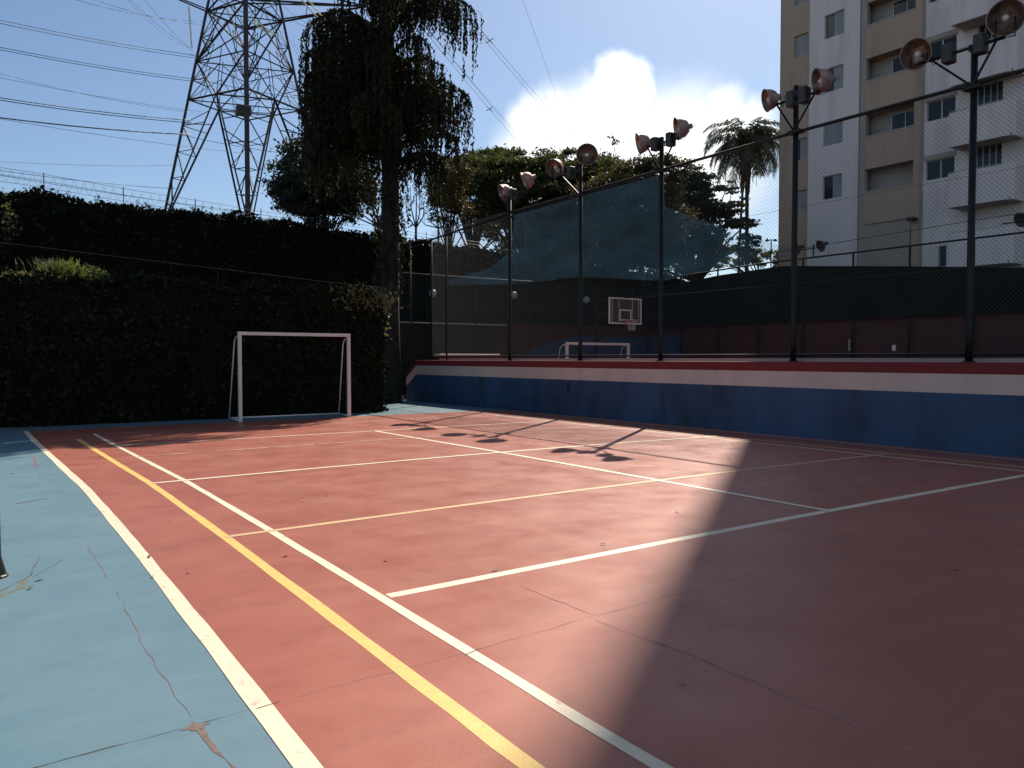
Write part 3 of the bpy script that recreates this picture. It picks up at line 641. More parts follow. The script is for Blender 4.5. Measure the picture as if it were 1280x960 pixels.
bh = hedge('back_hedge', -14, 36, 30.25, 31.6, lambda x: float(np.interp(x, [-14, 0, 1.2, 2.2, 3.6, 5.8, 8.9, 11.7, 15.2, 20, 24, 36], [6.6, 6.62, 6.7, 6.95, 6.78, 6.78, 6.82, 6.62, 6.5, 6.35, 6.2, 5.6])) + .04 * math.sin(x * 3), 'tall ivy covered boundary hedge under the razor wire', 80000, .14, 6.7)
# earth terrace behind the front hedge
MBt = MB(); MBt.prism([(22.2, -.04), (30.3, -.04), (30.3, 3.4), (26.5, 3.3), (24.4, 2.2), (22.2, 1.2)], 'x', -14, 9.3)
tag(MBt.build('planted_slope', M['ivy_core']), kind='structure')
def shoots(par, x0, x1, y, zt, n, m='ivy'):
    P = []; st = MB()
    for _ in range(n):
        x = rnd.uniform(x0, x1); yy = y + rnd.uniform(-.5, .5); h = rnd.uniform(.08, .38); b = Vector((x, yy, zt(x) - .05)); e = b + Vector((rnd.uniform(-.12, .12), rnd.uniform(-.1, .1), h)); st.tube([b, e], [.006, .003], 3, False)
        for k in range(int(h * 40)): q = b.lerp(e, rnd.random()); P.append((q.x + rnd.gauss(0, .03), q.y + rnd.gauss(0, .03), q.z))
    st.build('shoot_stems', M['bark'], par)['kind'] = 'stuff'
    quads('shoot_leaves', leaves(np.array(P), .075, .5), M[m], par)['kind'] = 'stuff'
shoots(fh, -4, 9.5, 21.1, lambda x: 3.3, 260); shoots(bh, -6, 30, 30.9, lambda x: float(np.interp(x, [-14, 0, 1.2, 2.2, 3.6, 5.8, 8.9, 11.7, 15.2, 20, 24, 36], [6.6, 6.62, 6.7, 6.95, 6.78, 6.78, 6.82, 6.62, 6.5, 6.35, 6.2, 5.6])), 420)
# bright plants on the hedges
def tuft(name, c, n, size, spread, h, m, label, cat='plant', blades=False):
    t = thing(name, c, label, cat); c = np.array(c)
    if blades:
        V = []
        for _ in range(n):
            b = c + RG.normal(size=3) * np.array([spread * .45, spread * .3, 0]); d = np.array([RG.normal() * .35, RG.normal() * .3, 1.0]); d /= np.linalg.norm(d)
            ln = h * RG.uniform(.5, 1.1); wv = np.array([.012, .004, 0]) * RG.uniform(.7, 1.6); tip = b + d * ln + np.array([d[0], d[1], -.2]) * ln * .4
            mid = b + d * ln * .6; V.append([b - wv, b + wv, mid + wv, mid - wv]); V.append([mid - wv, mid + wv, tip + wv * .2, tip - wv * .2])
        quads('blades', np.array(V), M[m], t)
    else:
        P = c + RG.normal(size=(n, 3)) * np.array([spread, .25, h]); quads('foliage', leaves(P, size, .6), M[m], t)
        for k in range(6):
            MB().tube([tuple(c + np.array([0, 0, -h * 2])), tuple(c + RG.normal(size=3) * np.array([spread, .2, h]))], .01, 4).build('stem', M['bark'], t)
    return t
tuft('grass_clump', (1.9, 20.9, 3.35), 260, .1, .5, .5, 'ivy_lit', 'bright green grass tuft growing on top of the dark hedge at left', blades=True)
tuft('leafy_shrub', (2.55, 20.9, 3.42), 500, .08, .16, .09, 'ivy_lit', 'small bright leafy sprig right of the grass tuft on the hedge')
tuft('mossy_growth', (1.0, 20.8, 3.32), 1500, .07, .45, .05, 'ivy_tip', 'low olive growth on the hedge top at the left edge')
tuft('creeper_sprig', (9.15, 20.55, 3.12), 2600, .085, .40, .17, 'ivy_tip', 'sunlit olive shrub on the right end of the front hedge', 'shrub')
tuft('creeper_sprig', (9.75, 20.8, 2.55), 900, .085, .12, .32, 'ivy_tip', 'sunlit creeper hanging down the right end of the front hedge', 'shrub')
tuft('creeper_sprig', (1.35, 29.9, 5.8), 160, .12, .12, .35, 'ivy_tip', 'few pale leaves high on the dark boundary hedge at the left edge', 'shrub')
# pale pipe rails on the slope
hr = thing('pipe_rail', (6, 25, 3), 'thin pale pipe crossing the dark slope above the front hedge', 'railing')
MB().tube([(-6, 25, 4.9), (1.84, 25, 4.51), (2.94, 25, 4.44), (6.57, 25, 4.23), (11.02, 25, 3.96), (12.67, 25, 3.93)], .007, 8).build('pipe', M['bark'], hr, True)
for x in (-2, 2.4, 6.5, 10.6): MB().tube([(x, 25.0, 2.2), (x, 25.0, 4.5 - x * .045)], .02, 6).build('post', M['iron'], hr)
hr2 = thing('pipe_rail', (17, 28.8, 3), 'pale pipe line crossing the dark end wall above the globe lamps', 'railing')
MB().tube([(14.7, 28.8, 4.97), (17.5, 28.8, 4.95), (21.2, 28.8, 4.97)], .016, 8).build('pipe', M['concrete'], hr2, True)
for x in (15.2, 18.2, 21.0): MB().tube([(x, 28.8, 0), (x, 28.8, 4.96)], .02, 6).build('post', M['iron'], hr2)
# dark green screen above the end wall, between it and the hedge
sc = thing('end_screen', (21, 29.9, 3), 'dark windbreak screen standing on the end wall below the shade net', 'screen')
MB().box(13.9, 28.55, 29.95, 30.0, 3.04, 5.15).build('cloth', M['windbreak'], sc)
for k in range(7): MB().tube([(14 + k * 2.4, 29.9, 3.04), (14 + k * 2.4, 29.9, 5.1)], .03, 6).build('post', M['iron'], sc)

# razor wire
rz = thing('razor_wire', (4, 30.6, 6.8), 'coiled razor wire with thin posts along the top of the boundary hedge', 'razor wire')
rz_z = lambda x: float(np.interp(x, [-14, 1.16, 2.25, 4.97, 8.63, 13, 20], [7.55, 7.55, 7.5, 7.3, 7.1, 7.0, 6.7]))
for dz in (.12, -.1, -.32): MB().tube([(x, 30.6, rz_z(x) + dz * (1 if x < 9 else .6)) for x in np.arange(-14, 20.1, 1.0)], .007, 4).build('strand', M['conductor'], rz)
for k, x in enumerate(np.arange(-12, 19, 2.4)): MB().tube([(x, 30.62, rz_z(x) - 1.1), (x, 30.62, rz_z(x) + .18)], .014, 5).build('post', M['iron'], rz)
cl = [(x, 30.6 + .2 * math.sin(x * 21), rz_z(x) - .1 + .19 * math.cos(x * 21)) for x in np.arange(-14, 12, .045)]
MB().tube(cl, .004, 3, False).build('coil', M['conductor'], rz)

# ------------------------------------------------------------------ apartment building
XB = 37.5
ab = thing('apartment_building', (45, 8, 0), 'tall white and beige apartment block rising at the right behind the fences', 'building')
ZT = 64
def facade(name, y0, y1, z0, z1, holes, m, x=XB, depth=.22):
    ys_ = sorted({y0, y1, *[h[0] for h in holes], *[h[1] for h in holes]}); zs_ = sorted({z0, z1, *[h[2] for h in holes], *[h[3] for h in holes]})
    mb = MB()
    for a, b in zip(ys_[:-1], ys_[1:]):
        for c, d in zip(zs_[:-1], zs_[1:]):
            cy, cz = (a + b) / 2, (c + d) / 2
            if any(h[0] < cy < h[1] and h[2] < cz < h[3] for h in holes): continue
            mb.add([(x, a, c), (x, b, c), (x, b, d), (x, a, d)], [(0, 1, 2, 3)])
    for a, b, c, d in holes:
        mb.add([(x, a, c), (x, b, c), (x, b, d), (x, a, d), (x + depth, a, c), (x + depth, b, c), (x + depth, b, d), (x + depth, a, d)], [(0, 1, 5, 4), (1, 2, 6, 5), (2, 3, 7, 6), (3, 0, 4, 7)])
    return mb.build(name, m, ab)
def window(y0, y1, z0, z1, x, style, n=2, mullion=.035):
    f = MB(); e = .04
    f.box(x, x + .06, y0, y1, z0, z0 + e); f.box(x, x + .06, y0, y1, z1 - e, z1); f.box(x + .001, x + .059, y0, y0 + e, z0 + e, z1 - e); f.box(x + .001, x + .059, y1 - e, y1, z0 + e, z1 - e)
    for k in range(1, n):
        y = y0 + (y1 - y0) * k / n; f.box(x + .002, x + .058, y - mullion / 2, y + mullion / 2, z0 + e, z1 - e)
    fr_ = f.build('window', M['frame'], ab)
    for k in range(n):
        a = y0 + (y1 - y0) * k / n + e * .6; b = y0 + (y1 - y0) * (k + 1) / n - e * .6
        s = style[k % len(style)]
        if s == 's': MB().box(x + .015, x + .03, a, b, z0 + e * .8, z1 - e * .8).build('shutter', M['shutter'], fr_)
        else:
            MB().box(x + .03, x + .036, a, b, z0 + e * .8, z1 - e * .8).build('pane', M['glass'], fr_)
            MB().box(x + .075, x + .09, a - .02, b + .02, z0, z1).build('curtain' if s == 'c' else 'dark_interior', M['curtain'] if s == 'c' else M['dark'], fr_)
    return fr_
P_ = 2.785
holes_c, holes_w, holes_r = [], [], []
for k in range(-3, 6):
    z = 18.20 + P_ * (k - 0)
    if z > 24: continue
    if k >= -3: holes_w.append((24.0, 25.12, z, z + 1.22))
    holes_c.append((26.12, 26.98, z - .38, z + .76))
facade('beige_corner_wall', 26.0, 27.85, -.1, ZT, holes_c, M['b_beige'], XB + .02)
sty = ['sg', 'sg', 'gs', 'sg', 'ss', 'sg', 'gs']
for i, (a, b, c, d) in enumerate(holes_w): window(a, b, c, d, XB + .1, ['sg', 'ss', 'sg', 'sg', 'sg', 'ss'][i % 6], 2)
for i, (a, b, c, d) in enumerate(holes_c): window(a, b, c, d, XB + .12, ['ss', 'sg', 'ss', 'ss'][i % 4], 2)
facade('white_wall', 23.1, 26.0, -.1, ZT, holes_w, M['b_white'])
# recessed loggia bay: reveal with its shade painted in grey, beige spandrels, windows at the back
MB().box(XB + .04, XB + .3, 22.75, 23.1, -.1, ZT).build('painted_shade_pier', M['b_grey'], ab)  # side of the white wall, its shade put into the colour
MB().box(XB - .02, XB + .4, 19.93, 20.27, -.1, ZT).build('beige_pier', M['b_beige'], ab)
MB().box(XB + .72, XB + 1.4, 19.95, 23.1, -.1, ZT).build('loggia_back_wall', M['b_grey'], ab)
for k in range(-3, 4):
    z = 18.08 + 2.75 * k
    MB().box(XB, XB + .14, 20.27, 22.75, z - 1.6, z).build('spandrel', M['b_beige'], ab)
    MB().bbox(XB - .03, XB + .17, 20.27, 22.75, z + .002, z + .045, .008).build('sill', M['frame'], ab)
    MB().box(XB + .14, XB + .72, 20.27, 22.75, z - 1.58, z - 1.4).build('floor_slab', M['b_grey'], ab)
    if k > -3: window(20.33, 21.75, z - .35, z + .98, XB + .62, ['gg', 'cg', 'gg', 'cc', 'gc'][k % 5], 2)
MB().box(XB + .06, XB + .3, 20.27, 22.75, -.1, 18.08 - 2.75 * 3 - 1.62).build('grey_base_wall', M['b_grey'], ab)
for a, b in ((20.5, 20.9), (21.05, 21.4)):
    window(a, b, 5.9, 6.75, XB + .12, 'g', 1)
# white bay with windows and projecting balconies
for k in range(-3, 6):
    z = 12.6 + 2.75 * k
    if z < 24: holes_r.append((18.36, 19.68, z, z + .92))
holes_r2 = []
for k in range(-2, 5):
    z = 12.9 + 2.72 * k
    if z < 22 and z > 8: holes_r2.append((16.36, 17.45, z - .55, z + .85))
gw = [(18.36, 19.0, 5.75, 6.72), (16.3, 17.45, 5.8, 6.8)]
holes_r = [h for h in holes_r if h[2] > 8]
facade('white_balcony_wall', 14.6, 19.93, -.1, ZT, holes_r + holes_r2 + gw, M['b_white'], XB)
for i, (a, b, c, d) in enumerate(holes_r):
    window(a, b, c, d, XB + .1, ['gg', 'cg', 'gg', 'gg'][i % 4], 2, .06)
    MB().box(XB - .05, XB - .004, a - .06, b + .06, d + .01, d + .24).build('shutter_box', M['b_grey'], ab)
for i, (a, b, c, d) in enumerate(holes_r2): window(a, b, c, d, XB + .1, ['gc', 'cc', 'cg', 'gg'][i % 4], 4, .04)
for i, (a, b, c, d) in enumerate(gw):
    f_ = window(a, b, c, d, XB + .1, 'g', 2)
    g_ = MB()
    for q in np.arange(a + .08, b, .11): g_.box(XB + .02, XB + .04, q, q + .018, c, d)
    g_.build('grille', M['iron'], ab)
for k in range(-2, 5):
    z = 10.90 + 2.68 * k
    bal = MB(); xf, xr, ya, yb = XB - 1.15, XB, 15.42, 18.08
    bal.box(xf, xr, ya, yb, z, z + .12).build('balcony', M['b_white'], ab) if False else None
    bm_ = MB(); bm_.box(xf + .12, xr, ya + .12, yb - .12, z + .002, z + .12)
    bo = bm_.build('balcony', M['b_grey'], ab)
    p = MB(); p.prism([(xf, ya + .35), (xf + .25, ya), (xr, ya), (xr, ya + .11), (xf + .3, ya + .11), (xf + .11, ya + .38), (xf + .11, yb - .11), (xr, yb - .11), (xr, yb), (xf, yb)], 'z', z, z + 1.5)
    p.build('parapet', M['b_white'], bo)
    MB().tube([(xf + .05, ya + .38, z + 1.56), (xf + .05, yb, z + 1.56)], .018, 6).build('handrail', M['frame'], bo)
# downpipe, lightning bracket, air conditioner
MB().tube([(XB - .05, 19.85, 0), (XB - .05, 19.85, 30)], .05, 8).build('downpipe', M['b_grey'], ab)
MB().bbox(XB - .45, XB - .0, 20.0, 20.35, 8.05, 8.2, .02).build('bracket_box', M['box'], ab)
MB().bbox(XB - .02, XB + .2, 17.75, 18.05, 17.2, 17.55, .02).build('air_conditioner', M['frame'], ab)
facade('white_side_bay', -34, 14.6, -.1, ZT, [(10.5 - 6 * j, 12 - 6 * j, 9.6 + P_ * k, 10.8 + P_ * k) for j in range(4) for k in range(3)], M['b_white'])
for j in range(4):
    for k in range(3): window(10.5 - 6 * j, 12 - 6 * j, 9.6 + P_ * k, 10.8 + P_ * k, XB + .1, 'gs', 2)
core = MB(); core.box(XB + 1.4, 56, -34, 27.85, -.1, ZT); core.build('main_block', M['b_beige'], ab)
MB().box(XB + .3, XB + 1.39, -34, 14.9, ZT - .3, ZT - .01).build('roof_edge', M['b_white'], ab)
MB().box(XB + .02, XB + 1.4, 27.82, 27.846, -.1, ZT).build('end_wall_panel', M['b_beige'], ab)
MB().box(XB + .3, XB + 1.4, 23.1, 27.8, ZT - .3, ZT - .05).build('roof_edge', M['b_white'], ab)

# ------------------------------------------------------------------ pylon
T0 = sight(309, 262, 78); T0.z = 0
er = Vector((math.cos(HEAD), -math.sin(HEAD), 0)); ef = Vector((math.sin(HEAD), math.cos(HEAD), 0))
# rotate so that one leg faces the court
los = Vector((T0.x, T0.y, 0)).normalized(); lr = Vector((los.y, -los.x, 0))
py_base = T0 + Vector((0, 0, 11.5))
py = thing('power_pylon', py_base, 'tall steel lattice power pylon behind the boundary hedge', 'pylon')
SC = 78 / 75
def RR(z): return 2.8 + (35.36 - z) * .206 if z < 35.36 else max(.9, 2.8 - (z - 35.36) * .09)
def leg(k, z):
    d = [-lr, -los, lr, los][k % 4]; p = T0 + d * RR(z); p.z = z; return p
ZF = 13.0
def bar(a, b, r, name='brace'):
    # an angle-iron bar: thin L section
    a = Vector(a); b = Vector(b); t = (b - a).normalized(); u = t.cross(Vector((0, 0, 1)) if abs(t.z) < .95 else Vector((1, 0, 0))).normalized(); v = t.cross(u)
    r *= .78; m_ = MB(); r2 = r * .35
    prof = [(-r, -r), (r, -r), (r, -r + r2), (-r + r2, -r + r2), (-r + r2, r), (-r, r)]
    m_.add([a + u * p[0] + v * p[1] for p in prof] + [b + u * p[0] + v * p[1] for p in prof], [(5, 4, 3, 2, 1, 0), (6, 7, 8, 9, 10, 11)] + [(i, (i + 1) % 6, 6 + (i + 1) % 6, 6 + i) for i in range(6)])
    return m_.build(name, M['pylon'], py)
for k in range(4):
    th = .26 if k == 1 else (.15 if k != 3 else .13)
    for za, zb in ((ZF, 36), (36, 58)): bar(leg(k, za), leg(k, zb), th * (1 if za < 30 else .7), 'leg')
    m_ = MB(); p = leg(k, ZF); m_.prism([(p.x - .6, p.y - .6), (p.x + .6, p.y - .6), (p.x + .6, p.y + .6), (p.x - .6, p.y + .6)], 'z', hill(p.x, p.y) - .6, ZF + .1); m_.build('footing', M['concrete'], py)
ring_z = [24.9, 33.0, 36, 40.5, 45, 49.5, 54, 58]
mids = {}
for k in range(4):
    for z in ring_z: bar(leg(k, z), leg(k + 1, z), .085)
    z = 24.9; m = (leg(k, z) + leg(k + 1, z)) / 2; mids[k] = m
    # legs below the waist: inner struts from the middle of each side to the feet
    for kk in (k, k + 1):
        f_ = leg(kk, ZF); bar(m, f_, .095)
        for t in (.2, .4, .6, .8):
            q = m.lerp(f_, t); l_ = leg(kk, q.z); bar(q, l_, .045); bar(l_, m.lerp(f_, min(1, t + .2)), .045)
        bar(m.lerp(f_, .12), leg(kk, 24.9 - 2.2), .05)
    # hip bracing
    bar(m, (leg(k + 1, z) + leg(k + 2, z)) / 2, .07)
    # panels with big X and redundants
    for za, zb in ((24.9, 33.0), (33, 36), (36, 40.5), (40.5, 45), (45, 49.5), (49.5, 54), (54, 58)):
        a0_, a1_, b0_, b1_ = leg(k, za), leg(k + 1, za), leg(k, zb), leg(k + 1, zb)
        if za < 25:
            zc = 28.4; c0, c1 = leg(k, zc), leg(k + 1, zc); mt = (b0_ + b1_) / 2
            bar(m, c0, .07); bar(m, c1, .07)
            x_ = m.lerp(mt, .58)
            bar(c0, b1_.lerp(c1, .0), .075); bar(c1, b0_, .075)
            bar(c0, mt, .05); bar(c1, mt, .05)
            bar(leg(k, 26.7), m.lerp(c0, .5), .045); bar(leg(k + 1, 26.7), m.lerp(c1, .5), .045)
            bar(leg(k, 30.6), c0.lerp(b1_, .25), .045); bar(leg(k + 1, 30.6), c1.lerp(b0_, .25), .045)
            bar(leg(k, 30.6), mt.lerp(c0, .5), .045); bar(leg(k + 1, 30.6), mt.lerp(c1, .5), .045)
            bar(m, m.lerp(mt, .55), .045)
            bar(m.lerp(c0, .5), m.lerp(mt, .35), .04); bar(m.lerp(c1, .5), m.lerp(mt, .35), .04)
        else:
            bar(a0_, b1_, .07); bar(a1_, b0_, .07); bar((a0_ + b0_) / 2, (a1_ + b1_) / 2, .045)
for z in (28.4, 33.0, 40.5): bar(leg(0, z), leg(2, z), .05); bar(leg(1, z), leg(3, z), .05); [bar(leg(k, z), leg(k + 1, z), .055) for k in range(4)] if z == 28.4 else None
for k in range(4):
    for za, zb in ((24.9, 26.7), (26.7, 28.4), (28.4, 30.6), (30.6, 33.0)):
        q0, q1 = leg(k, za), leg(k + 1, za); r0, r1 = leg(k, zb), leg(k + 1, zb)
        bar(q0, r0.lerp(r1, .28), .035); bar(r0.lerp(r1, .28), q0.lerp(q1, .2), .03); bar(q1, r1.lerp(r0, .28), .035); bar(r1.lerp(r0, .28), q1.lerp(q0, .2), .03)
bar(leg(0, 24.9), leg(2, 24.9), .05); bar(leg(1, 24.9), leg(3, 24.9), .05)
# cross arms
for z, ln in ((33.2, 11), (46, 9), (55, 7)):
    for d in (-1, 1):
        tip = T0 + lr * d * (ln) - los * .6; tip.z = z + 2.0
        for k in (1, 3):
            bar(leg(k, z), tip, .09, 'crossarm'); bar(leg(k, z + 2.2), tip, .07, 'crossarm')
        for t in (.25, .5, .75):
            bar(leg(1, z).lerp(tip, t), leg(3, z).lerp(tip, t), .045); bar(leg(1, z + 2.2).lerp(tip, t), leg(1, z).lerp(tip, t), .04)
            bar(leg(3, z + 2.2).lerp(tip, t), leg(1, z).lerp(tip, max(0, t - .25)), .04)
        bar(leg(0 if d < 0 else 2, z), tip, .07, 'crossarm')
# platform with small cabinet on the near leg
p = leg(1, 23); MB().bbox(p.x - .8, p.x + .35, p.y - .4, p.y + .4, 22.4, 23.2, .03).build('equipment_box', M['pylon'], py)
# insulators
def insulator(a, b, label):
    a = Vector(a); b = Vector(b); ax = (b - a); ln = ax.length; n_ = int(ln / .16); prof = []
    for i in range(n_):
        t = i * .16; prof += [(t, .03), (t + .03, .085), (t + .07, .085), (t + .09, .03)]
    t = MB(); t.lathe(a, ax, prof, 8); o = t.build('insulator_string', M['insul'], smooth=False)
    # lift origin to the first end
    return tag(o, label, 'insulator', 'insulator strings of the pylon')
for (a, b, D, lab) in (((236, 8), (240, 62), 74, 'slim hanging insulator left of the pylon'), ((312, 26), (342, 47), 74, 'slanting insulator string just right of the pylon leg'), ((316, 24), (346, 45), 74.5, 'second slanting insulator string beside the first'),
                       ((372, 49), (392, 54), 72, 'upper short insulator string beside the weeping tree'), ((366, 119), (392, 122), 72, 'lower short insulator string beside the weeping tree'),
                       ((374, -4), (400, 26), 72, 'upper long insulator string above the weeping tree'), ((382, -4), (405, 24), 72.5, 'twin of the upper long insulator string above the tree')):
    insulator(sight(*a, D), sight(*b, D), lab)

# ------------------------------------------------------------------ power lines
def wire(a, b, sag, r, label, group='power lines in the sky', n=22):
    a = Vector(a); b = Vector(b); pts = [a.lerp(b, i / n) - Vector((0, 0, 4 * sag * (i / n) * (1 - i / n))) for i in range(n + 1)]
    ln = (b - a); a2 = a - ln * .0
    return tag(MB().tube(pts, r, 4).build('power_line', M['conductor'], smooth=True), label, 'power line', group)
LWS = ['upper wire of the topmost twin power line left of the pylon', 'lower wire of the topmost twin power line left of the pylon', 'upper wire of the second twin power line left of the pylon', 'lower wire of the second twin power line left of the pylon',
       'upper wire of the thick twin power line left of the pylon waist', 'lower wire of the thick twin power line left of the pylon waist', 'thickest single dark power line crossing the sky left of the pylon', 'thin power line just under the thickest one left of the pylon',
       'low power line just above the razor wire at the left edge', 'lowest power line running nearly along the razor wire', 'upper faint thin wire between the twin lines left of the pylon', 'lower faint thin wire between the twin lines left of the pylon', 'faintest low wire ending at the left leg of the pylon']
def ext(p, q, k): return q + (q - p) * k
for (a, b, r) in (((0, 16), (232, 66), .022), ((0, 20), (236, 70), .022), ((0, 50), (240, 97), .022), ((0, 53), (240, 100), .022),
                  ((0, 113), (225, 148), .03), ((0, 116), (225, 151), .03), ((0, 138), (222, 166), .045), ((0, 139.5), (285, 188), .015), ((0, 204), (212, 234), .018),
                  ((0, 210), (300, 262), .018), ((0, 88), (235, 136), .013), ((75, 102), (232, 138), .013), ((0, 193), (214, 205), .010)):
    p0, p1 = sight(*a, 64), sight(*b, 76)
    wire(ext(p1, p0, .8), ext(p0, p1, .10), .5, r, LWS.pop(0), 'power lines left of the pylon')
LSS = ['leftmost thin wire slanting steeply to the hanging insulator', 'second thin wire slanting steeply to the hanging insulator', 'short low wire sagging to the hanging insulator end', 'upper left wire reaching the pylon below its crossarm', 'wire just right of it reaching the pylon below its crossarm']
for (a, b, r) in (((177, 0), (240, 62), .014), ((192, 0), (242, 64), .014), ((203, 28), (244, 63), .012), ((150, 0), (258, 27), .014), ((162, 0), (262, 32), .014)):
    p0, p1 = sight(*a, 66), sight(*b, 75); wire(ext(p1, p0, 1.2), p1, .8, r, LSS.pop(0), 'power lines slanting down to the pylon')
LJS = ['thick wire passing low behind the pylon legs toward the tree', 'wire passing behind the pylon to the lower short insulator', 'wire passing behind the pylon body above its waist', 'topmost wire from pylon top right toward the tree', 'second wire from pylon top right toward the tree', 'upper fine jumper wire dropping beside the right pylon leg', 'lower fine jumper wire dropping beside the right pylon leg', 'fine jumper wire falling below the lower short insulator', 'fine slack wire from the slanting insulators down to the tree']
for (a, b, r) in (((225, 168), (372, 190), .02), ((240, 97), (392, 122), .02), ((236, 68), (372, 100), .015), ((355, 8), (392, 30), .014), ((356, 20), (393, 32), .014), ((365, 50), (392, 85), .012), ((362, 50), (392, 95), .012), ((372, 122), (396, 160), .012), ((345, 47), (385, 140), .010)):
    p0, p1 = sight(*a, 74), sight(*b, 72); wire(p0, ext(p0, p1, .35), .3, r, LJS.pop(0), 'power lines between pylon and tree')
LRS = ['left wire of the upper twin power line falling toward the cloud', 'right wire of the upper twin power line falling toward the cloud', 'left wire of the lower twin power line beside the weeping tree', 'middle wire of the lower lines beside the weeping tree', 'thin rightmost wire of the lower lines beside the weeping tree', 'faint lone wire crossing the sky into the cloud']
for (a, b, r) in (((568, 0), (694, 150), .030), ((574, 0), (700, 150), .030), ((560, 70), (654, 182), .026), ((566, 70), (660, 182), .026), ((573, 78), (668, 186), .018), ((660, 14), (722, 190), .014)):
    p0, p1 = sight(*a, 80), sight(*b, 150)
    wire(ext(p1, p0, .35), ext(p0, p1, .3), .5, r, LRS.pop(0), 'power lines right of the weeping tree')
for (x, y, D) in ((612, 51, 97), (612, 136, 120)):
    p = sight(x, y, D); m_ = MB(); m_.tube([p + lr * -.5 + Vector((0, 0, .35)), p + lr * .5 + Vector((0, 0, -.35))], .05, 5); m_.tube([p + lr * -.5 + Vector((0, 0, -.35)), p + lr * .5 + Vector((0, 0, .35))], .05, 5)
    tag(m_.build('line_spacer', M['conductor']), 'small cross shaped spacer on the %s twin power lines' % ('upper' if y < 100 else 'lower'), 'spacer')

# ------------------------------------------------------------------ trees
def blob_tree(name, base, blobs, n, size, m, label, trunk_r=.25, bark='bark', gap=.25, aspect=.5, flat=1.0, droop=None, group=None, limbs=True):
    """blobs: (centre, (rx, ry, rz)); leaf clumps spread through the crown"""
    base = Vector(base); t = thing(name, base, label, 'tree', group)
    vol = [b[1][0] * b[1][1] * b[1][2] for b in blobs]; tot = sum(v ** .67 for v in vol)
    Ps = []; clumps = []
    for (c, r), v in zip(blobs, vol):
        k = max(6, int(len(blobs) * 34 * (v ** .67) / tot))
        for _ in range(k):
            d = unit(RG.normal(size=3)); q = RG.uniform(.35, 1.0) ** .5
            clumps.append((np.array(c) + d * q * np.array(r), min(r) * RG.uniform(.16, .38)))
    tw = sum(c[1] ** 2 for c in clumps)
    for c, r in clumps:
        k = int(n * r * r / tw)
        if k < 1: continue
        d = RG.normal(size=(k, 3)) * .62; P = c + d * r * np.array([1.35, 1.35, .62 * flat]); Ps.append(P)
    P = np.concatenate(Ps)
    # thin it out in pockets so that the sky shows through
    keep = np.array([noise.noise(Vector(p) * (.55 / max(.5, size * 3))) > -gap - .25 * rnd.random() for p in P])
    P = P[keep]
    o = quads('crown', leaves(P, size, aspect, .4, .35, droop), M[m], t); o['kind'] = 'stuff'
    top = np.mean([b[0] for b in blobs], axis=0)
    zt = min(b[0][2] - b[1][2] * .3 for b in blobs)
    tz = base.z + (zt - base.z) * .75
    hub = Vector((base.x * .6 + top[0] * .4, base.y * .6 + top[1] * .4, tz))
    MB().tube([base, base.lerp(hub, .4) + Vector((.1, 0, 0)), hub], [trunk_r * 1.25, trunk_r, trunk_r * .75], 9).build('trunk', M[bark], t, True)
    if limbs:
        for c, r in clumps[::max(1, len(clumps) // 26)]:
            e = Vector(c); mid = hub.lerp(e, .5) + Vector((RG.normal() * .2, RG.normal() * .2, abs(e.z - hub.z) * .12))
            MB().tube([hub, mid, e], [trunk_r * .38, trunk_r * .22, trunk_r * .06], 6).build('limb', M[bark], t, True)
    return t
def B(px, py, D, rx, rz, ry=None): p = sight(px, py, D); return ((p.x, p.y, p.z), (rx, ry or rx, rz))

# weeping tree: upright trunk, arching boughs, long hanging strands
wb = Vector((11.83, 24.05, 0)); wt_ = thing('weeping_tree', wb, 'very tall dark tree with drooping curtains of foliage left of centre', 'tree')
MB().tube([wb, wb + Vector((0, 0, 3)), wb + Vector((.03, 0, 7)), wb + Vector((-.05, .05, 12)), wb + Vector((.05, 0, 17.5))], [.36, .29, .28, .24, .10], 12).build('trunk', M['bark'], wt_, True)
rt = er.copy(); nr = ef.copy()
boughs = []   # (z at trunk, azimuth vector, length, rise, strand min, strand max)
def az(a): return rt * math.cos(a) + nr * math.sin(a)
boughs += [(11.9, az(math.pi + .05), 2.7, 1.0, 3.2, 5.6), (12.1, az(math.pi - .35), 2.6, .8, 3.0, 5.0), (11.7, az(math.pi + .45), 2.5, .9, 3.0, 5.2), (10.2, az(math.pi + .2), 2.6, .3, 2.4, 3.7), (9.8, az(math.pi - .25), 2.75, .2, 2.0, 3.0),
           (12.4, az(0.0), 2.75, 1.15, .7, 2.2), (12.6, az(.3), 2.3, .9, .6, 1.8), (12.2, az(-.35), 2.3, 1.1, .8, 1.9),
           (9.7, az(.02), 2.6, .95, 1.2, 2.9), (9.5, az(.4), 2.4, .9, 1.0, 2.6), (9.4, az(-.4), 2.2, .9, 1.2, 3.0), (8.3, az(.1), 2.4, .8, .7, 2.0), (7.9, az(.45), 1.9, .5, .9, 2.2), (7.7, az(-.3), 2.0, .5, .9, 2.2), (10.6, az(math.pi - .1), 2.9, .6, 2.6, 4.4), (10.8, az(math.pi + .5), 2.7, .6, 2.6, 4.4), (8.9, az(math.pi + .1), 2.6, .4, 1.4, 2.6), (11.0, az(.2), 1.8, .5, 1.5, 3.2), (11.4, az(-.5), 1.5, .5, 1.5, 3.2)]
for k in range(40):
    z = RG.uniform(8.4, 17.2); ang = RG.uniform(0, 6.283); right = math.cos(ang) > .2
    if right and 10.8 < z < 11.9: continue
    ln = RG.uniform(1.0, 2.0) * (1 if z < 14 else .8)
    boughs.append((z, az(ang), ln, RG.uniform(.2, .7), .8, min(3.0 if not right else 1.9, z - 6.9)))
LP = []; LD = []
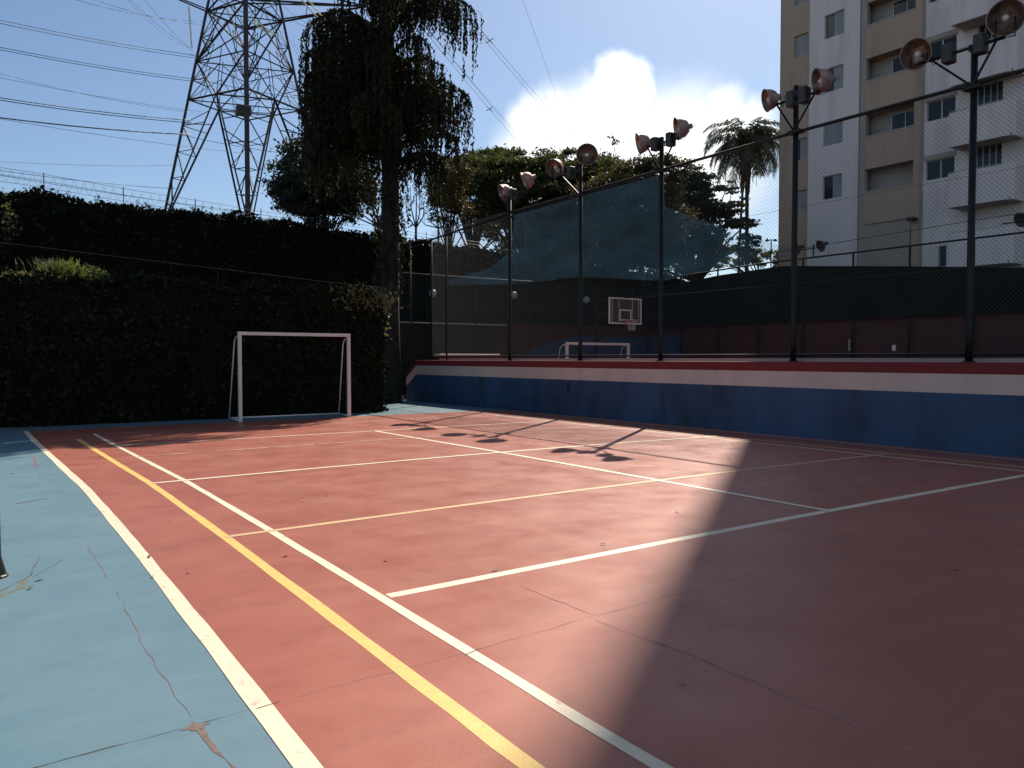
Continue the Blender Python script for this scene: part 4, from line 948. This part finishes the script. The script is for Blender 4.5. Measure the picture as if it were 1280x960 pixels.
for (z, dv, ln, rise, s0, s1) in boughs:
    pts = []; K = 10
    for i in range(K + 1):
        t = i / K; pts.append(wb + Vector((0, 0, z)) + dv * (ln * t) + Vector((0, 0, rise * math.sin(min(1, t * 1.25) * math.pi * .62) * 1.05 - .55 * rise * max(0, t - .72) * 3)))
    MB().tube(pts, [.075 * (1 - .85 * i / K) for i in range(K + 1)], 6).build('limb', M['bark'], wt_, True)
    ns = int(ln * 36)
    for _ in range(ns):
        t = RG.uniform(.12, 1.0); i = min(K - 1, int(t * K)); p = pts[i].lerp(pts[i + 1], t * K - i); off = RG.normal(size=2) * .16
        L_ = RG.uniform(s0, s1) * RG.uniform(.55, 1.0) * (.6 + .4 * t) * (.55 + .9 * (noise.noise(Vector((p.x * 1.7, p.y * 1.7, z))) + .5))
        L_ = max(.3, min(L_, p.z - 6.1 - abs(RG.normal()) * .7)); kk = int(L_ / .036); sway = RG.normal(size=2) * .05
        tt = np.linspace(0, 1, kk); x = p.x + off[0] * np.minimum(1, tt * 6) + sway[0] * tt + dv.x * .18 * tt * (1 - tt); y = p.y + off[1] * np.minimum(1, tt * 6) + sway[1] * tt + dv.y * .18 * tt * (1 - tt)
        LP.append(np.stack([x + RG.normal(size=kk) * .022, y + RG.normal(size=kk) * .022, p.z + .06 - tt * L_], 1))
# short shoots and old hanging twigs clothing the lower trunk
for _ in range(150):
    z = RG.uniform(4.6, 9.5); a = RG.uniform(0, 6.283); r = .3 + abs(RG.normal()) * .28 * (z - 3.5) / 4; L_ = RG.uniform(.3, 1.1); kk = int(L_ / .03); tt = np.linspace(0, 1, kk)
    LP.append(np.stack([wb.x + math.cos(a) * r * (1 + tt * .15) + RG.normal(size=kk) * .04, wb.y + math.sin(a) * r * (1 + tt * .15) + RG.normal(size=kk) * .04, z - tt * L_], 1))
LP = np.concatenate(LP)
o = quads('hanging_foliage', leaves(LP, .115, .45, 1, .35, (0, 0, -1)), M['leaf_weep'], wt_); o['kind'] = 'stuff'
print('weep leaves', len(LP))

G2 = 'trees beyond the courts'
def gz(p): return (p[0], p[1], max(0, hill(p[0], p[1]) * .9))
def TB(px, D): p = sight(px, 448, D); return (p.x, p.y, 0)
blob_tree('broad_tree', TB(655, 46), [B(600, 222, 44, 2.0, 1.1), B(645, 215, 45, 2.5, 1.2), B(700, 222, 46, 2.4, 1.2), B(660, 250, 45, 3.0, 1.1), B(610, 252, 45, 2.0, 1.0), B(730, 232, 47, 2.6, 1.5), B(680, 262, 46, 3.0, 1.3), B(720, 205, 46, 2.2, .8), B(640, 190, 46, 1.2, .5), B(590, 200, 45, 1.0, .6), B(705, 285, 46, 2.2, 1.3)],
          120000, .17, 'leaf_mid', 'wide green tree with a flat crown right of the weeping tree', .3, group=G2)
blob_tree('russet_tree', TB(800, 42), [B(785, 228, 42, 1.9, 1.0), B(825, 215, 42, 1.5, .9), B(760, 250, 42, 1.6, 1.2), B(858, 212, 43, .9, .6), B(795, 270, 42, 2.4, 1.6)], 70000, .15, 'leaf_brown', 'yellow brown tree behind the shade net right of the green tree', .22, group=G2)
blob_tree('conifer', TB(765, 60), [B(765, 198, 60, 1.4, 1.4), B(758, 240, 60, 2.4, 2.2), B(770, 290, 60, 3.2, 2.2)], 22000, .2, 'leaf_dark', 'dark evergreen top rising behind the russet tree', .25, flat=1.3, group=G2)
blob_tree('dark_tree', TB(872, 50), [B(850, 240, 50, 2.0, 1.1), B(905, 232, 50, 1.3, .4), B(875, 228, 50, 1.8, .8), B(885, 255, 50, 2.4, .8), B(895, 272, 50, 2.4, .9), B(855, 262, 50, 2.6, 1.2), B(825, 250, 50, 2.4, 1.4), B(845, 285, 50, 2.8, 1.6), B(912, 282, 50, 1.6, .5), B(900, 305, 50, 2.3, .9), B(940, 306, 50, .9, .3), B(800, 300, 50, 3, 1.8)],
          130000, .17, 'leaf_dark', 'dark green tree with layered branches left of the palm', .28, flat=.5, group=G2, gap=.1)
blob_tree('leafy_tree', TB(400, 38), [B(392, 215, 38, 1.7, 1.3), B(372, 248, 38, 1.1, .8), B(415, 242, 38, 1.4, 1.1), B(352, 256, 38, .6, .5), B(440, 250, 38, 1.0, .6), B(425, 212, 36, 1.3, 1.0), B(385, 235, 37, 1.6, 1.2), B(455, 225, 36, .8, .7), B(448, 238, 35, .9, .7), B(360, 235, 38, .7, .6), B(410, 268, 38, 1.5, .6)], 60000, .14, 'leaf_dark', 'dark leafy tree under the left side of the weeping tree', .14, group=G2)
blob_tree('olive_tree', TB(560, 37), [B(556, 236, 37, .9, .9), B(548, 262, 37, .7, .7), B(570, 215, 37, .7, .6), B(583, 262, 37, .6, .5)], 11000, .11, 'leaf_brown', 'brownish small tree under the right side of the weeping tree', .1, group=G2, gap=.12)
blob_tree('distant_tree', TB(620, 62), [B(600, 275, 62, 2.2, 1.0), B(640, 290, 62, 2.5, 1.4), B(690, 300, 62, 3.0, 1.8), B(740, 305, 62, 3, 1.6)], 22000, .22, 'leaf_dark', 'dark bushy tree low behind the shade net', .2, group=G2)
blob_tree('distant_tree', TB(955, 75), [B(960, 322, 75, 2.5, .7), B(990, 325, 78, 2.5, .7), B(915, 322, 75, 3.0, .9)], 12000, .2, 'leaf_mid', 'low pale green tree top on the horizon beneath the palm', .2, group=G2)
blob_tree('distant_tree', TB(850, 55), [B(800, 318, 55, 3.2, 1.6), B(860, 322, 55, 3.0, 1.5), B(735, 320, 55, 3.4, 1.6), B(675, 312, 55, 3.0, 1.4)], 26000, .2, 'leaf_dark', 'dark shrubbery at the foot of the trees behind the shade net', .15, group=G2, gap=.15)
blob_tree('green_tree', TB(590, 50), [B(575, 212, 50, 1.6, .9), B(612, 205, 50, 1.8, .9), B(560, 240, 50, 1.3, .9), B(590, 250, 50, 1.8, .9), B(625, 270, 50, 1.6, .8)], 26000, .17, 'leaf_mid', 'green tree crown between the weeping tree and the wide green tree', .2, group=G2)
# saplings behind the weeping tree: bare forked stems
def bare_tree(px, D, spread, n_, label, top=232, seed=1, m='bark_pale', lean=0):
    b = sight(px, 448, D); b.z = 0; t = thing('bare_tree', b, label, 'tree'); r2 = random.Random(seed)
    fork = sight(px, 285, D)
    MB().tube([b, fork], [.09, .06], 7).build('trunk', M[m], t, True)
    for k in range(n_):
        u = -1 + 2 * k / (n_ - 1); e = sight(px + u * spread + lean + r2.uniform(-4, 4), top + abs(u) * 22 + r2.uniform(-8, 8), D + r2.uniform(-1, 1)); mid = fork.lerp(e, .5) + rt * (u * .18) - Vector((0, 0, .1))
        MB().tube([fork, mid, e], [.04, .028, .01], 5).build('limb', M[m], t, True)
        for j in range(3):
            a = mid.lerp(e, r2.random() * .8); c = a + rt * r2.uniform(-.35, .35) + Vector((0, 0, r2.uniform(.25, .6))); MB().tube([a, c], [.015, .005], 4).build('twig', M[m], t)
bare_tree(476, 36, 42, 9, 'leafless pale forked tree left of the dark trunk', 228, 3, lean=-12)
bare_tree(520, 40, 14, 5, 'slim dark sapling right of the big trunk', 225, 5, 'bark')
bare_tree(598, 48, 30, 5, 'bare branching sapling under the wide green tree', 262, 8, 'bark')
bare_tree(548, 44, 24, 5, 'thin twiggy tree below the brownish foliage', 250, 11, 'bark')

# palm
pc = sight(934, 176, 58); pbase = Vector((pc.x, pc.y, 0))
pm = thing('palm_tree', pbase, 'tall palm with a round drooping crown left of the apartment block', 'palm')
MB().tube([pbase, pbase + Vector((.1, 0, 6)), pc - Vector((0, 0, .3))], [.16, .13, .13], 10).build('trunk', M['bark'], pm, True)
p2 = pbase - er * .5; MB().tube([p2, p2 + Vector((0, 0, 9)), pc - Vector((0, 0, 2.6)) - er * .25], [.10, .09, .08], 8).build('side_stem', M['bark'], pm, True)
V = []
for k in range(50):
    a = k * 2.39996; tier = k / 50; el = 1.35 - tier * 1.75; ln = RG.uniform(2.8, 4.0)
    dv = Vector((math.cos(a), math.sin(a), 0)); pts = []
    p = pc.copy(); ang = el
    for i in range(15):
        pts.append(p.copy()); p = p + (dv * math.cos(ang) + Vector((0, 0, math.sin(ang)))) * (ln / 14); ang -= .115 + .05 * (1 - tier)
    MB().tube(pts, [.035 * (1 - i / 16) + .006 for i in range(15)], 5).build('frond_stalk', M['leaf_palm'], pm)
    sd_ = dv.cross(Vector((0, 0, 1))).normalized()
    for i in range(1, 14):
        for q in (0, .33, .66):
            c = pts[i].lerp(pts[min(i + 1, 14)], q); t = (pts[min(i + 1, 14)] - pts[i - 1]).normalized()
            for s in (-1, 1):
                l2 = .74 * math.sin((i + q) / 14.5 * math.pi) ** .6 + .12
                tip = c + sd_ * (s * l2 * .62) + t * l2 * .45 + Vector((0, 0, -l2 * RG.uniform(.25, .75))); wv = t * .036
                mid = c.lerp(tip, .5) + Vector((0, 0, .05)); V.append([c - wv, c + wv, mid + wv, mid - wv]); V.append([mid - wv, mid + wv, tip + wv * .2, tip - wv * .2])
o = quads('frond_leaflets', np.array([[tuple(p) for p in q] for q in V]), M['leaf_palm'], pm); o['kind'] = 'stuff'
V = []
for k in range(300):
    a = RG.uniform(0, 6.283); r = abs(RG.normal()) * .2 + .13; z0_ = pc.z - RG.uniform(.2, 1.9); l2 = RG.uniform(.8, 2.0)
    c = Vector((pc.x + math.cos(a) * r, pc.y + math.sin(a) * r, z0_)); e = Vector((pc.x + math.cos(a) * r * 1.15 - er.x * .12, pc.y + math.sin(a) * r * 1.15 - er.y * .12, max(pc.z - 4.0, z0_ - l2))); wv = Vector((math.sin(a), -math.cos(a), 0)) * RG.uniform(.02, .05)
    V.append([c - wv, c + wv, e + wv, e - wv])
quads('dead_frond_skirt', np.array([[tuple(p) for p in q] for q in V]), M['leaf_dead'], pm)

# street lamp far off on the horizon
p = sight(964, 300, 80); sl_ = thing('street_lamp', (p.x, p.y, 0), 'tiny twin headed lamp post on the horizon between palm and building', 'street lamp')
MB().tube([(p.x, p.y, 0), (p.x, p.y, p.z)], .06, 6).build('pole', M['iron'], sl_)
MB().tube([p - er * .35, p + er * .35], .05, 5).build('arm', M['iron'], sl_)
for s in (-1, 1):
    h = MB(); h.lathe(p + er * .4 * s, (0, 0, -1), [(-.1, 0), (-.1, .08), (.0, .16), (.12, .2), (.12, 0)], 10); h.build('lamp_head', M['box'], sl_)
# lean cable from trunk region over the hedge toward the far court (dark rope)
tag(MB().tube([Vector((12.0, 24.4, 5.35)), Vector((12.9, 25.0, 5.55)), Vector((FX, 24.6, 5.72))], .02, 6).build('hanging_cable', M['cable']), 'dark cable from the big trunk to the corner of the fence', 'cable')
